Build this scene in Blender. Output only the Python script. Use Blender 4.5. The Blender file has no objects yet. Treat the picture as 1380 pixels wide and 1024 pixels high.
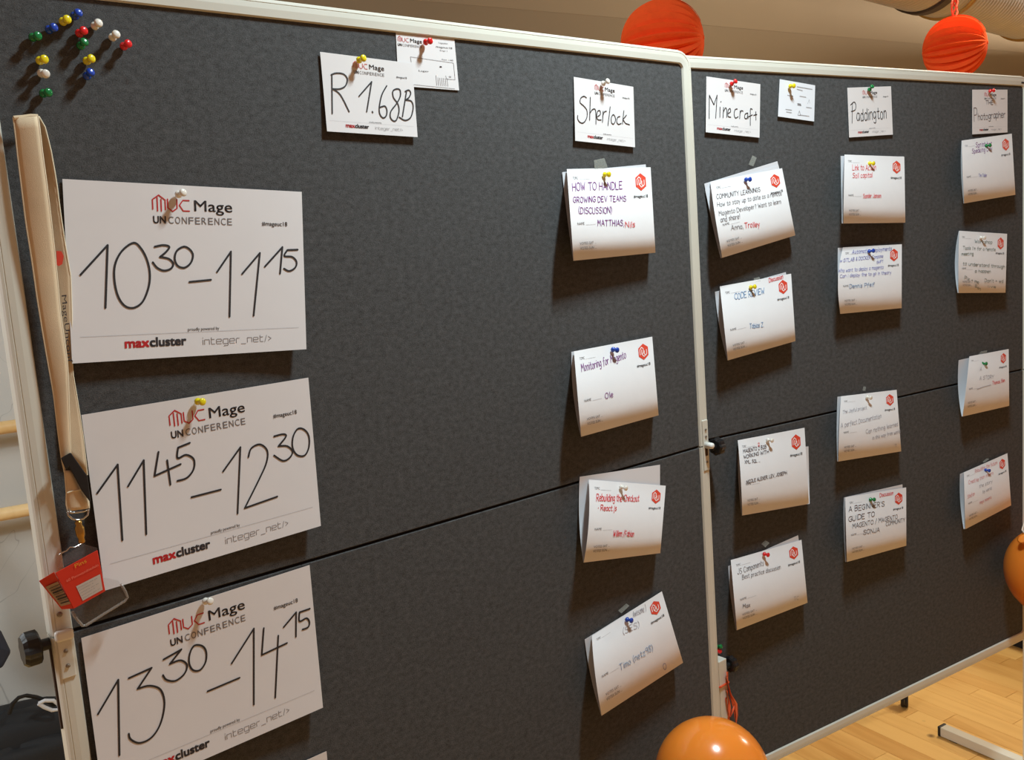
import bpy, math, random
import numpy as np
from mathutils import Vector, Matrix
random.seed(7)
SC = bpy.context.scene
COL = SC.collection
ZO = 1.165            # height of the boards' hinge line above the floor (m)

# ------------------------------------------------------------------ camera
CX, CY, F = 690.0, 512.0, 1254.664
CAM = np.array([-25.2006, -115.4763, 40.1401])      # cm, z relative to the hinge line
YAW, PITCH, ROLL = 0.68724, -0.13475, -0.073903
fw = np.array([math.sin(YAW)*math.cos(PITCH), math.cos(YAW)*math.cos(PITCH), math.sin(PITCH)])
rt = np.cross(fw, [0, 0, 1]); rt /= np.linalg.norm(rt); up = np.cross(rt, fw)
rt, up = rt*math.cos(ROLL)+up*math.sin(ROLL), -rt*math.sin(ROLL)+up*math.cos(ROLL)
cam = bpy.data.cameras.new('camera'); co = bpy.data.objects.new('camera', cam); COL.objects.link(co)
cam.sensor_width = 36; cam.lens = F/1380*36; cam.clip_start = 0.02; cam.clip_end = 60
M = Matrix([[rt[i], up[i], -fw[i], 0] for i in range(3)]+[[0, 0, 0, 1]])
M.translation = Vector((CAM[0]/100, CAM[1]/100, CAM[2]/100+ZO))
co.matrix_world = M
SC.camera = co
SC.view_settings.view_transform = 'Standard'; SC.view_settings.look = 'None'
SC.view_settings.gamma = 1; SC.view_settings.use_curve_mapping = False
SC.view_settings.exposure = 0.0
# ------------------------------------------------------------------ light
w = bpy.data.worlds.new('world'); SC.world = w; w.use_nodes = True
w.node_tree.nodes['Background'].inputs[0].default_value = (1.0, 0.56, 0.38, 1)
w.node_tree.nodes['Background'].inputs[1].default_value = 0.24

def area(name, loc, aim, sx, sy, power, col):
    l = bpy.data.lights.new(name, 'AREA'); l.shape = 'RECTANGLE'; l.size = sx; l.size_y = sy
    l.energy = power; l.color = col
    o = bpy.data.objects.new(name, l); COL.objects.link(o)
    o.location = loc; o.rotation_euler = (Vector(aim)-Vector(loc)).to_track_quat('-Z', 'Y').to_euler()
    return o
area('ceiling_tube_light', (0.98, -0.60, ZO+1.66), (0.98, -0.5, ZO), 0.10, 0.22, 36, (0.82, 1.0, 1.05))
area('added_room_fill', (3.5, 0.25, ZO+2.1), (3.4, 0.25, ZO), 0.4, 0.4, 46, (1.0, 0.86, 0.64))  # added warm fill to brighten the rear wall and floor, no known fixture
area('added_plaster_fill', (-1.6, 1.0, ZO+1.0), (0.4, 2.3, ZO), 0.9, 0.9, 46, (0.88, 0.96, 1.0))  # added cool fill to brighten the plaster wall, no known window
area('added_far_wall_fill', (6.6, -0.8, ZO+1.9), (6.6, 0.8, ZO+0.9), 0.6, 0.6, 130, (1.0, 0.87, 0.70))  # added fill that brightens the brown wall towards the right

# ------------------------------------------------------------------ calibration helpers (cm)
def ray(x, y): return fw+rt*(x-CX)/F-up*(y-CY)/F
TH = -0.140942
O2 = np.array([125.7157, 1.7842, 0.0]); D2 = np.array([math.cos(TH), math.sin(TH), 0]); N2 = np.array([-math.sin(TH), math.cos(TH), 0])
ZV = np.array([0, 0, 1.0])
def onb(px, off, b):
    """point of the photograph that lies off cm in front of the felt of board b (1 left, 2 right)"""
    d = ray(*px)
    if b == 1: t = (-off-CAM[1])/d[1]
    else: t = ((O2-CAM)@N2-off)/(d@N2)
    return CAM+t*d
def onwall(px, off=0):
    d = ray(*px); t = ((np.array([30, 233, 0])-CAM)@N2-off)/(d@N2); return CAM+t*d
def wm(P): return (P[0]/100, P[1]/100, P[2]/100+ZO)

# ------------------------------------------------------------------ object helpers
def tag(o, label=None, cat=None, group=None, kind=None):
    for k, v in (('label', label), ('category', cat), ('group', group), ('kind', kind)):
        if v: o[k] = v
    return o
def thing(name, loc, label, cat, group=None, rz=0):
    o = bpy.data.objects.new(name, None); COL.objects.link(o); o.empty_display_size = .02
    o.location = loc; o.rotation_euler = (0, 0, rz); return tag(o, label, cat, group)
def wloc(o):
    v = Vector((0, 0, 0)); 
    while o: v = v+Vector(o.location); o = o.parent
    return v
def mesh(name, V, Fc, mats, parent=None, mi=None, smooth=False, local=False, uv=None):
    """V world metres unless local; parents are unrotated in the world case"""
    me = bpy.data.meshes.new(name)
    off = Vector((0, 0, 0))
    if parent is None and not local and len(V):
        A = np.array(V); off = Vector(((A[:, 0].min()+A[:, 0].max())/2, (A[:, 1].min()+A[:, 1].max())/2, A[:, 2].min()))
    elif parent is not None and not local: off = wloc(parent)
    me.from_pydata([tuple(Vector(v)-off) for v in V], [], Fc)
    for m in (mats if isinstance(mats, (list, tuple)) else [mats]): me.materials.append(m)
    if mi: me.polygons.foreach_set('material_index', mi)
    if smooth: me.polygons.foreach_set('use_smooth', [True]*len(me.polygons))
    if uv:
        l = me.uv_layers.new(name='UVMap')
        for p in me.polygons:
            for li, vi in zip(p.loop_indices, p.vertices): l.data[li].uv = uv[vi]
    me.validate(); me.update()
    o = bpy.data.objects.new(name, me); COL.objects.link(o)
    if parent is not None: o.parent = parent
    elif not local: o.location = off
    return o
def bevel(o, w, s=2):
    m = o.modifiers.new('bevel', 'BEVEL'); m.width = w; m.segments = s; m.limit_method = 'ANGLE'
    return o
class MB:
    def __init__(s): s.v = []; s.f = []; s.m = []
    def add(s, V, Fc, mi=0):
        k = len(s.v); s.v += [tuple(v) for v in V]; s.f += [tuple(i+k for i in q) for q in Fc]; s.m += [mi]*len(Fc)
    def box(s, x0, x1, y0, y1, z0, z1, mi=0):
        s.add([(x, y, z) for x in (x0, x1) for y in (y0, y1) for z in (z0, z1)],
              [(0, 1, 3, 2), (4, 6, 7, 5), (0, 4, 5, 1), (2, 3, 7, 6), (0, 2, 6, 4), (1, 5, 7, 3)], mi)
    def lathe(s, A, B, prof, n=20, mi=0, cap=True):
        """prof = [(t along A->B in units of length, r)]"""
        A = Vector(A); ax = (Vector(B)-A).normalized()
        e = ax.orthogonal().normalized(); g = ax.cross(e)
        V = []; Fc = []
        for t, r in prof:
            for k in range(n):
                a = 2*math.pi*k/n; V.append(A+ax*t+(e*math.cos(a)+g*math.sin(a))*r)
        for i in range(len(prof)-1):
            for k in range(n): Fc.append((i*n+k, i*n+(k+1) % n, (i+1)*n+(k+1) % n, (i+1)*n+k))
        if cap: Fc.append(tuple(range(n))[::-1]); Fc.append(tuple((len(prof)-1)*n+k for k in range(n)))
        s.add(V, Fc, mi)
    def tube(s, P, r, n=8, mi=0, flat=1.0):
        P = [Vector(p) for p in P]; V = []; Fc = []; e = None
        for i, p in enumerate(P):
            t = (P[min(i+1, len(P)-1)]-P[max(i-1, 0)]).normalized()
            if e is None: e = t.orthogonal().normalized()
            e = (e-t*e.dot(t)).normalized(); g = t.cross(e)
            for k in range(n):
                a = 2*math.pi*k/n; V.append(p+e*math.cos(a)*r+g*math.sin(a)*r*flat)
        for i in range(len(P)-1):
            for k in range(n): Fc.append((i*n+k, i*n+(k+1) % n, (i+1)*n+(k+1) % n, (i+1)*n+k))
        Fc.append(tuple(range(n))[::-1]); Fc.append(tuple((len(P)-1)*n+k for k in range(n)))
        s.add(V, Fc, mi)
    def build(s, name, mats, parent=None, smooth=False, local=False):
        return mesh(name, s.v, s.f, mats, parent, s.m, smooth, local)

# ------------------------------------------------------------------ materials
def srgb(r, g, b):
    f = lambda c: (c/255/12.92) if c/255 <= .04045 else ((c/255+.055)/1.055)**2.4
    return (f(r), f(g), f(b), 1)
def mat(name, col, rough=.5, metal=0, noise=0, nscale=20, bump=0, bscale=200, coat=0, alpha=1, trans=0, spec=None):
    m = bpy.data.materials.new(name); m.use_nodes = True; N = m.node_tree.nodes; L = m.node_tree.links
    b = N['Principled BSDF']; b.inputs['Base Color'].default_value = col; b.inputs['Roughness'].default_value = rough
    b.inputs['Metallic'].default_value = metal; b.inputs['Coat Weight'].default_value = coat
    b.inputs['Alpha'].default_value = alpha; b.inputs['Transmission Weight'].default_value = trans
    if spec is not None: b.inputs['Specular IOR Level'].default_value = spec
    tc = N.new('ShaderNodeTexCoord')
    if noise:
        t = N.new('ShaderNodeTexNoise'); t.inputs['Scale'].default_value = nscale; t.inputs['Detail'].default_value = 5
        L.new(tc.outputs['Object'], t.inputs['Vector'])
        r = N.new('ShaderNodeMapRange'); r.inputs['From Min'].default_value = .3; r.inputs['From Max'].default_value = .7
        r.inputs['To Min'].default_value = 1-noise; r.inputs['To Max'].default_value = 1+noise; r.clamp = False
        L.new(t.outputs['Fac'], r.inputs['Value'])
        mx = N.new('ShaderNodeVectorMath'); mx.operation = 'SCALE'; mx.inputs[0].default_value = col[:3]
        L.new(r.outputs['Result'], mx.inputs['Scale']); L.new(mx.outputs[0], b.inputs['Base Color'])
    if bump:
        t = N.new('ShaderNodeTexNoise'); t.inputs['Scale'].default_value = bscale; t.inputs['Detail'].default_value = 4
        L.new(tc.outputs['Object'], t.inputs['Vector'])
        bp = N.new('ShaderNodeBump'); bp.inputs['Strength'].default_value = bump; bp.inputs['Distance'].default_value = .002
        L.new(t.outputs['Fac'], bp.inputs['Height']); L.new(bp.outputs[0], b.inputs['Normal'])
    return m
def felt_mat():
    m = mat('grey_felt', srgb(86, 86, 86), .95, spec=.15); N = m.node_tree.nodes; L = m.node_tree.links; b = N['Principled BSDF']
    tc = N.new('ShaderNodeTexCoord'); mp = N.new('ShaderNodeMapping'); mp.inputs['Scale'].default_value = (1, 1, 1.5)
    L.new(tc.outputs['Object'], mp.inputs[0])
    a = N.new('ShaderNodeTexNoise'); a.inputs['Scale'].default_value = 95; a.inputs['Detail'].default_value = 6; a.inputs['Roughness'].default_value = .7
    c = N.new('ShaderNodeTexNoise'); c.inputs['Scale'].default_value = 620; c.inputs['Detail'].default_value = 3
    L.new(mp.outputs[0], a.inputs['Vector']); L.new(mp.outputs[0], c.inputs['Vector'])
    ad = N.new('ShaderNodeMath'); ad.operation = 'ADD'; L.new(a.outputs['Fac'], ad.inputs[0]); L.new(c.outputs['Fac'], ad.inputs[1])
    r = N.new('ShaderNodeValToRGB'); e = r.color_ramp.elements
    e[0].position = .36; e[0].color = srgb(58, 57, 57); e[1].position = .66; e[1].color = srgb(96, 97, 98)
    h = N.new('ShaderNodeMath'); h.operation = 'MULTIPLY'; h.inputs[1].default_value = .5; L.new(ad.outputs[0], h.inputs[0])
    L.new(h.outputs[0], r.inputs[0]); L.new(r.outputs[0], b.inputs['Base Color'])
    bp = N.new('ShaderNodeBump'); bp.inputs['Strength'].default_value = .6; bp.inputs['Distance'].default_value = .0015
    L.new(h.outputs[0], bp.inputs['Height']); L.new(bp.outputs[0], b.inputs['Normal'])
    return m
def wood_mat(name, c0, c1, knots=True):
    m = mat(name, c0, .38); N = m.node_tree.nodes; L = m.node_tree.links; b = N['Principled BSDF']
    tc = N.new('ShaderNodeTexCoord'); oi = N.new('ShaderNodeObjectInfo')
    ad = N.new('ShaderNodeVectorMath'); ad.operation = 'ADD'
    sc = N.new('ShaderNodeVectorMath'); sc.operation = 'SCALE'; sc.inputs['Scale'].default_value = 1
    cb = N.new('ShaderNodeCombineXYZ'); ml = N.new('ShaderNodeMath'); ml.operation = 'MULTIPLY'; ml.inputs[1].default_value = 31
    L.new(oi.outputs['Random'], ml.inputs[0]); L.new(ml.outputs[0], cb.inputs[0]); L.new(ml.outputs[0], cb.inputs[2])
    L.new(tc.outputs['Object'], ad.inputs[0]); L.new(cb.outputs[0], ad.inputs[1])
    mp = N.new('ShaderNodeMapping'); mp.inputs['Scale'].default_value = (22, 2.2, 8); L.new(ad.outputs[0], mp.inputs[0])
    n = N.new('ShaderNodeTexNoise'); n.inputs['Scale'].default_value = 1; n.inputs['Detail'].default_value = 6; n.inputs['Distortion'].default_value = .8
    L.new(mp.outputs[0], n.inputs['Vector'])
    mm = N.new('ShaderNodeMath'); mm.operation = 'MULTIPLY_ADD'; mm.inputs[1].default_value = .55
    L.new(oi.outputs['Random'], mm.inputs[0]); L.new(n.outputs['Fac'], mm.inputs[2])
    r = N.new('ShaderNodeValToRGB'); e = r.color_ramp.elements; e[0].position = .35; e[0].color = c0; e[1].position = 1.15 if False else 1.0; e[1].color = c1
    L.new(mm.outputs[0], r.inputs[0])
    if knots:
        v = N.new('ShaderNodeTexVoronoi'); v.inputs['Scale'].default_value = 5.5; L.new(ad.outputs[0], v.inputs['Vector'])
        k = N.new('ShaderNodeMapRange'); k.inputs['From Min'].default_value = .03; k.inputs['From Max'].default_value = .09
        L.new(v.outputs['Distance'], k.inputs['Value'])
        mx = N.new('ShaderNodeMix'); mx.data_type = 'RGBA'; mx.inputs['A'].default_value = srgb(92, 58, 30)
        L.new(k.outputs[0], mx.inputs['Factor']); L.new(r.outputs[0], mx.inputs['B']); L.new(mx.outputs['Result'], b.inputs['Base Color'])
    else: L.new(r.outputs[0], b.inputs['Base Color'])
    return m
def plaster_mat():
    m = mat('scuffed_grey_plaster', srgb(190, 190, 186), .8, bump=.25, bscale=60); N = m.node_tree.nodes; L = m.node_tree.links; b = N['Principled BSDF']
    tc = N.new('ShaderNodeTexCoord'); n = N.new('ShaderNodeTexNoise'); n.inputs['Scale'].default_value = 2.3; n.inputs['Detail'].default_value = 3
    L.new(tc.outputs['Object'], n.inputs['Vector'])
    v = N.new('ShaderNodeTexNoise'); v.inputs['Scale'].default_value = 1.7; v.inputs['Detail'].default_value = 2; v.inputs['Distortion'].default_value = 1.8
    L.new(tc.outputs['Object'], v.inputs['Vector'])
    # thin scratch lines where the noise crosses one level
    s = N.new('ShaderNodeMath'); s.operation = 'SUBTRACT'; s.inputs[1].default_value = .5; L.new(v.outputs['Fac'], s.inputs[0])
    a = N.new('ShaderNodeMath'); a.operation = 'ABSOLUTE'; L.new(s.outputs[0], a.inputs[0])
    k = N.new('ShaderNodeMapRange'); k.inputs['From Min'].default_value = .0008; k.inputs['From Max'].default_value = .0030; k.inputs['To Min'].default_value = .72
    L.new(a.outputs[0], k.inputs['Value'])
    r = N.new('ShaderNodeMapRange'); r.inputs['From Min'].default_value = .3; r.inputs['From Max'].default_value = .7; r.inputs['To Min'].default_value = .93; r.inputs['To Max'].default_value = 1.05
    L.new(n.outputs['Fac'], r.inputs['Value'])
    q = N.new('ShaderNodeMath'); q.operation = 'MULTIPLY'; L.new(k.outputs[0], q.inputs[0]); L.new(r.outputs[0], q.inputs[1])
    mx = N.new('ShaderNodeVectorMath'); mx.operation = 'SCALE'; mx.inputs[0].default_value = srgb(178, 178, 174)[:3]
    L.new(q.outputs[0], mx.inputs['Scale']); L.new(mx.outputs[0], b.inputs['Base Color'])
    return m
FELT = felt_mat()
FRAME = mat('cream_lacquered_metal', srgb(214, 212, 200), .42, noise=.03, nscale=8)
FRAMEW = mat('white_plastic_fitting', srgb(232, 230, 224), .4)
STEEL = mat('steel_screw', srgb(150, 140, 128), .35, .8)
BLACKP = mat('black_plastic', srgb(22, 22, 24), .45, bump=.1)
SLOT = mat('dark_slot', srgb(60, 42, 34), .8)
PAPER = mat('white_paper', srgb(229, 227, 228), .75, noise=.012, nscale=30, bump=.12, bscale=45, spec=.25)
PAPERB = mat('white_paper_back', srgb(226, 227, 232), .8, spec=.2)
PAPERS = mat('sign_paper', srgb(226, 222, 222), .7, noise=.01, nscale=20, bump=.05, bscale=40, spec=.25)
INK = mat('black_marker_ink', srgb(38, 34, 36), .6)
PRED = mat('printed_red', srgb(196, 30, 34), .6)
PBLK = mat('printed_black', srgb(52, 46, 48), .6)
PGRY = mat('printed_grey', srgb(112, 108, 110), .6)
PLGT = mat('printed_pale_grey', srgb(168, 166, 168), .6)
HEXR = mat('printed_orange_red', srgb(214, 62, 38), .6)
WHT = mat('printed_white', srgb(236, 226, 222), .6)
INKS = {'k': INK, 'r': PRED, 'b': PBLK, 'g': PGRY, 'l': PLGT, 'h': HEXR, 'w': WHT,
        'P': mat('purple_pen_ink', srgb(120, 50, 130), .6), 'R': mat('red_pen_ink', srgb(214, 48, 56), .6),
        'B': mat('blue_pen_ink', srgb(120, 150, 185), .6), 'V': mat('violet_blue_pen_ink', srgb(130, 130, 185), .6),
        'G': mat('grey_green_pen_ink', srgb(104, 116, 108), .6), 'D': mat('dark_pen_ink', srgb(84, 74, 78), .6),
        'F': mat('faded_pen_ink', srgb(160, 158, 166), .6), 'f': mat('faded_red_pen_ink', srgb(214, 140, 140), .6)}
KEYS = list(INKS); ILIST = [INKS[k] for k in KEYS]; IDX = {k: i for i, k in enumerate(KEYS)}
PINC = {'blue': srgb(20, 66, 170), 'yellow': srgb(232, 212, 30), 'green': srgb(14, 120, 62), 'red': srgb(222, 32, 36), 'white': srgb(232, 226, 216)}
PINM = {k: mat(k+'_pin_plastic', c, .22, coat=.3) for k, c in PINC.items()}
NEEDLE = mat('pin_steel', srgb(170, 165, 160), .25, 1)
TAPE = mat('clear_adhesive_tape', srgb(190, 190, 180), .25, alpha=.18)
CANVAS = mat('cream_cotton_webbing', srgb(226, 204, 172), .9, noise=.05, nscale=25, bump=.25, bscale=1600, spec=.1)
CANVASE = mat('pale_webbing_stitch', srgb(240, 228, 200), .9)
BRASS = mat('brass_metal', srgb(190, 150, 80), .3, 1)
CHROME = mat('chrome', srgb(205, 205, 205), .18, 1)
CARDR = mat('red_printed_card', srgb(212, 50, 30), .45)
CARDT = mat('brown_grey_print', srgb(170, 145, 120), .6)
CLEAR = mat('clear_plastic', srgb(150, 140, 130), .12, alpha=.10)
CLEARE = mat('clear_plastic_rim', srgb(176, 166, 156), .15, alpha=.42)
ORNG = mat('orange_balloon_rubber', srgb(255, 146, 52), .2, coat=.35, trans=0); ORNG.node_tree.nodes['Principled BSDF'].inputs['Subsurface Weight'].default_value = .25
ORNG.node_tree.nodes['Principled BSDF'].inputs['Subsurface Radius'].default_value = (.03, .012, .004)
LANT = mat('orange_red_crepe_paper', srgb(252, 98, 44), .85, noise=.05, nscale=30, bump=.2, bscale=300, spec=.1)
RIB = mat('orange_gift_ribbon', srgb(228, 96, 56), .3)
DUCT = mat('silver_flex_duct', srgb(186, 186, 186), .5, .25, noise=.06, nscale=8)
GOLD = mat('gold_strap', srgb(170, 126, 48), .4, .5)
BROWN = mat('warm_brown_wall_paint', srgb(131, 118, 98), .85, noise=.03, nscale=1.5, bump=.1, bscale=60)
PLASTER = plaster_mat()
WOOD = wood_mat('honey_oak_stave', srgb(206, 152, 78), srgb(242, 200, 124))
BARRE = wood_mat('pale_beech', srgb(196, 160, 104), srgb(222, 192, 140), False)
BAGM = mat('black_nylon', srgb(15, 16, 19), .8, noise=.2, nscale=12, bump=.4, bscale=300)
BAGB = mat('dark_blue_cloth', srgb(44, 50, 66), .85, noise=.1, nscale=20, bump=.4, bscale=300)
CEIL = mat('ceiling_paint', srgb(205, 190, 168), .9)

# ------------------------------------------------------------------ room shell
def wpt(s, n, z):   # room axes run with the right-hand board: s along the wall, n towards it
    P = np.array([30, 233, 0.0])+D2*s+N2*n; return (P[0]/100, P[1]/100, z/100+ZO)
def wbox(mb, s0, s1, n0, n1, z0, z1, mi=0):
    V = [wpt(s, n, z) for s in (s0, s1) for n in (n0, n1) for z in (z0, z1)]
    mb.add(V, [(0, 1, 3, 2), (4, 6, 7, 5), (0, 4, 5, 1), (2, 3, 7, 6), (0, 2, 6, 4), (1, 5, 7, 3)], mi)
FL = -116.5
m = MB(); wbox(m, -260, 95, 0, 12, FL, 215); tag(m.build('wall_back', PLASTER), kind='structure')
m = MB(); wbox(m, 95, 960, 0, 12, FL, 144.6); tag(m.build('wall_rear', BROWN), kind='structure')
m = MB(); wbox(m, 95, 960, -.12, 12, 144.6, 215); tag(m.build('wall_rear_upper', mat('light_brown_upper_wall', srgb(139, 126, 106), .85, noise=.03, nscale=1.5)), kind='structure')  # upper part of the rear wall, slightly lighter brown, almost flush
m = MB(); wbox(m, 960, 972, -420, 12, FL, 215); tag(m.build('wall_right', BROWN), kind='structure')
m = MB(); wbox(m, -260, 972, -420, 12, 215, 225); tag(m.build('ceiling', CEIL), kind='structure')
m = MB(); wbox(m, -260, 972, -420, 12, FL-6, FL-.8)
floor = tag(m.build('floor', WOOD), kind='structure')
# oak staves: one by one where the photograph shows them, joined beyond
me_st = None; far = MB(); cnt = 0
SW, SL = 7.1, 46.0
for i in range(-20, 130):
    X0 = i*SW; ph = random.random()*SL
    for j in range(-10, 8):
        n0 = j*SL+ph-60
        cx, cn = X0+SW/2, n0+SL/2
        if n0 < -330 or n0+SL > 225: continue
        P = O2+D2*cx+N2*cn
        near = 30 < cx < 205 and -95 < cn < 92
        h = random.uniform(-.05, .05)
        g = .06
        if near and cnt < 260:
            if me_st is None:
                me_st = bpy.data.meshes.new('plank')
                a, b, t = SW/200-.0004, SL/200-.0004, .008
                c = .0008
                V = [(-a, -b, 0), (a, -b, 0), (a, b, 0), (-a, b, 0), (-a, -b, t-c), (a, -b, t-c), (a, b, t-c), (-a, b, t-c),
                     (-a+c, -b+c, t), (a-c, -b+c, t), (a-c, b-c, t), (-a+c, b-c, t)]
                me_st.from_pydata(V, [], [(0, 3, 2, 1), (0, 1, 5, 4), (1, 2, 6, 5), (2, 3, 7, 6), (3, 0, 4, 7), (4, 5, 9, 8), (5, 6, 10, 9), (6, 7, 11, 10), (7, 4, 8, 11), (8, 9, 10, 11)])
                me_st.materials.append(WOOD)
            o = bpy.data.objects.new('plank', me_st); COL.objects.link(o); o.parent = floor
            o.location = Vector((P[0]/100, P[1]/100, (FL-.8+h*.3)/100+ZO))-floor.location
            o.rotation_euler = (0, 0, TH+(math.pi if random.random() < .5 else 0)); cnt += 1
        else:
            V = []
            for sx in (0, SW-g):
                for sn in (0, SL-g):
                    for z in (FL-.8, FL): 
                        Q = O2+D2*(X0+sx)+N2*(n0+sn); V.append((Q[0]/100, Q[1]/100, z/100+ZO))
            far.add(V, [(0, 1, 3, 2), (4, 6, 7, 5), (0, 4, 5, 1), (2, 3, 7, 6), (0, 2, 6, 4), (1, 5, 7, 3)])
o = far.build('plank_field', WOOD, floor); tag(o, kind='stuff')

# barres on the plaster wall
def barre(z, label):
    A, B = wpt(-250, -8.5, z), wpt(92, -8.5, z)
    t = thing('ballet_barre', wpt(-80, -8.5, z), label, 'barre', None)
    m = MB(); m.lathe(A, B, [(0, .018), (.004, .0215), (3.41, .0215), (3.42, .018)], 24); m.build('rail', BARRE, t, smooth=True)
    for s in (-200, -60, 80):
        m = MB(); m.tube([wpt(s, -8.5, z-1.5), wpt(s, -8, z-4), wpt(s, -4, z-5), wpt(s, 0.2, z-5)], .008, 8)
        m.lathe(wpt(s, -.8, z-5), wpt(s, 0, z-5), [(0, .03), (.008, .03)], 16); m.build('bracket', STEEL, t)
barre(-4.0, 'upper pale wooden barre on the grey wall at the left edge')
barre(-32.4, 'lower pale wooden barre on the grey wall at the left edge')

# ------------------------------------------------------------------ boards
H, WD = 72.54, 115.57
def lbox(name, x0, x1, y0, y1, z0, z1, mt, parent, bv=0.0, seg=2):
    m = MB(); m.box(x0/100, x1/100, y0/100, y1/100, z0/100, z1/100)
    o = m.build(name, mt, parent, local=True)
    if bv: bevel(o, bv/100, seg)
    return o
def board(name, loc, rz, label, left_lug, X0=0.0):
    t = thing(name, loc, label, 'display board', 'grey felt display boards', rz)
    a, b = X0, X0+WD
    fwid = 2.4
    for nm, z0, z1 in (('felt_panel', .22, H+.6), ('felt_panel', -H-.6, -.22)):
        o = lbox(nm, a-.5, b+.5, 0, 1.7, z0, z1, FELT, t, .12)
    lbox('hinge_strip', a-.5, b+.5, .55, 1.5, -.3, .3, mat('black_hinge_gap', srgb(20, 18, 18), .9) if 'black_hinge_gap' not in bpy.data.materials else bpy.data.materials['black_hinge_gap'], t)
    # frame: one rounded U above the hinge, one below, each with a thin raised outer lip
    def rail_path(sgn):
        r = 2.2; x0, x1, zt = a-fwid/2, b+fwid/2, H+fwid/2
        P = [(x0, sgn*.12)]
        P += [(x0+r-r*math.cos(k*math.pi/12), sgn*(zt-r+r*math.sin(k*math.pi/12))) for k in range(7)]
        P += [(x1-r+r*math.sin(k*math.pi/12), sgn*(zt-r+r*math.cos(k*math.pi/12))) for k in range(7)]
        return P+[(x1, sgn*.12)]
    for sgn in (1, -1):
        P = rail_path(sgn)
        prof = [(-1.2, -.1), (-1.05, -.42), (-.1, -.52), (.55, -.50), (.62, -.42), (.70, -.50), (1.02, -.46), (1.2, -.1), (1.2, 1.9), (1.0, 2.1), (-1.0, 2.1), (-1.2, 1.9)]  # (outward, y)
        V = []; Fc = []; n = len(prof)
        for i, p in enumerate(P):
            q0, q1 = P[max(i-1, 0)], P[min(i+1, len(P)-1)]
            dx, dz = q1[0]-q0[0], q1[1]-q0[1]; l = math.hypot(dx, dz)
            nx, nz = (-dz/l, dx/l) if sgn > 0 else (dz/l, -dx/l)
            for u, y in prof: V.append(((p[0]+nx*u)/100, y/100, (p[1]+nz*u)/100))
        for i in range(len(P)-1):
            for k in range(n): Fc.append((i*n+k, i*n+(k+1) % n, (i+1)*n+(k+1) % n, (i+1)*n+k))
        Fc.append(tuple(range(n))); Fc.append(tuple((len(P)-1)*n+k for k in range(n)))
        mesh('frame_rail', V, Fc, FRAME, t, local=True)
    return t
B1 = board('display_board', (0, 0, ZO), 0, 'large grey felt board carrying the time signs, at left', True)
B2 = board('display_board', (O2[0]/100, O2[1]/100, ZO), TH, 'grey felt board at right, carrying the four narrow columns of cards', False, X0=108.1-WD)

def ladd(mb, parent, name, mt, smooth=False): return mb.build(name, mt, parent, smooth=smooth, local=True)
def screw(parent, x, z, y=-.55, r=.32):
    m = MB(); m.lathe((x/100, y/100, z/100), (x/100, y/100-.01, z/100), [(0, r/100), (.0012, r/100*.9), (.0020, r/100*.5)], 12)
    m.box((x-.2)/100, (x+.2)/100, y/100-.0023, y/100-.0015, (z-.04)/100, (z+.04)/100)
    ladd(m, parent, 'screw', STEEL)
# hinge fittings on board 1 left and right, board 2 right
def hinge(parent, x, up_, dn, lug):
    lbox('hinge_plate', x-.8, x+.8, -.72, -.45, dn, up_, FRAME, parent, .12)
    for z in lug[1]: screw(parent, x, z, -.72, .26)
    if lug[0] == 'cap': lbox('hinge_cap', x-1.0, x+1.05, -1.3, -.4, -.55, .75, FRAMEW, parent, .35, 3)
    else:
        m = MB(); m.lathe((x/100, -.007, .002), (x/100, -.03, .002), [(0, .0065), (.012, .0062), (.016, .0055), (.018, .003)], 16)
        ladd(m, parent, 'hinge_peg', FRAMEW, True)
        lbox('hinge_slot', x-.35, x+.35, -.80, -.70, -1.9, -.3, SLOT, parent)
hinge(B1, -1.2, .6, -5.2, ('cap', [-1.9, -3.7])); screw(B1, -1.25, 2.55)
hinge(B1, 116.9, 5.2, -4.9, ('peg', [3.3, 1.9, -3.2]))
hinge(B2, 109.3, 5.2, -4.9, ('peg', [3.3, 1.9, -3.2]))
# telescope slot along the outer side of the left frame
lbox('frame_slot', -2.62, -2.38, .5, .95, -11.5, -1.0, SLOT, B1)
# engraved maker mark on right board's top rail
def small_marks(parent):
    m = MB(); x = 107.0-.4
    for k in range(7):
        m.box((x+k*.36)/100, (x+k*.36+.24)/100, -.0057, -.0049, (H+.55)/100, (H+.95)/100)
    tag(ladd(m, parent, 'stamped_mark', PBLK), kind='stuff')
small_marks(B2)

def knob(parent, x0, x1, y, z, r, name='clamp_knob', stem=True):
    s = 1 if x1 > x0 else -1; m = MB(); L = abs(x1-x0)
    prof = []
    n = 32; V = []; Fc = []
    rings = [(0, .35), (.35, .35), (.36, .8), (.45, 1.0), (.85, 1.0), (1.0, .8)]
    for t, k in rings:
        for i in range(n):
            a = 2*math.pi*i/n; rr = r*k*(1+(.07*math.cos(8*a) if k > .7 else 0))
            V.append(((x0+s*t*L)/100, (y+rr*math.cos(a))/100, (z+rr*math.sin(a))/100))
    for j in range(len(rings)-1):
        for i in range(n): Fc.append((j*n+i, j*n+(i+1) % n, (j+1)*n+(i+1) % n, (j+1)*n+i))
    Fc.append(tuple(range(n))); Fc.append(tuple((len(rings)-1)*n+i for i in range(n)))
    m.add(V, Fc); ladd(m, parent, name, BLACKP)
knob(B1, -2.45, -5.4, 1.0, -1.0, 2.0)
knob(B1, 118.2, 121.0, -.9, -.6, 1.7)

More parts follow.
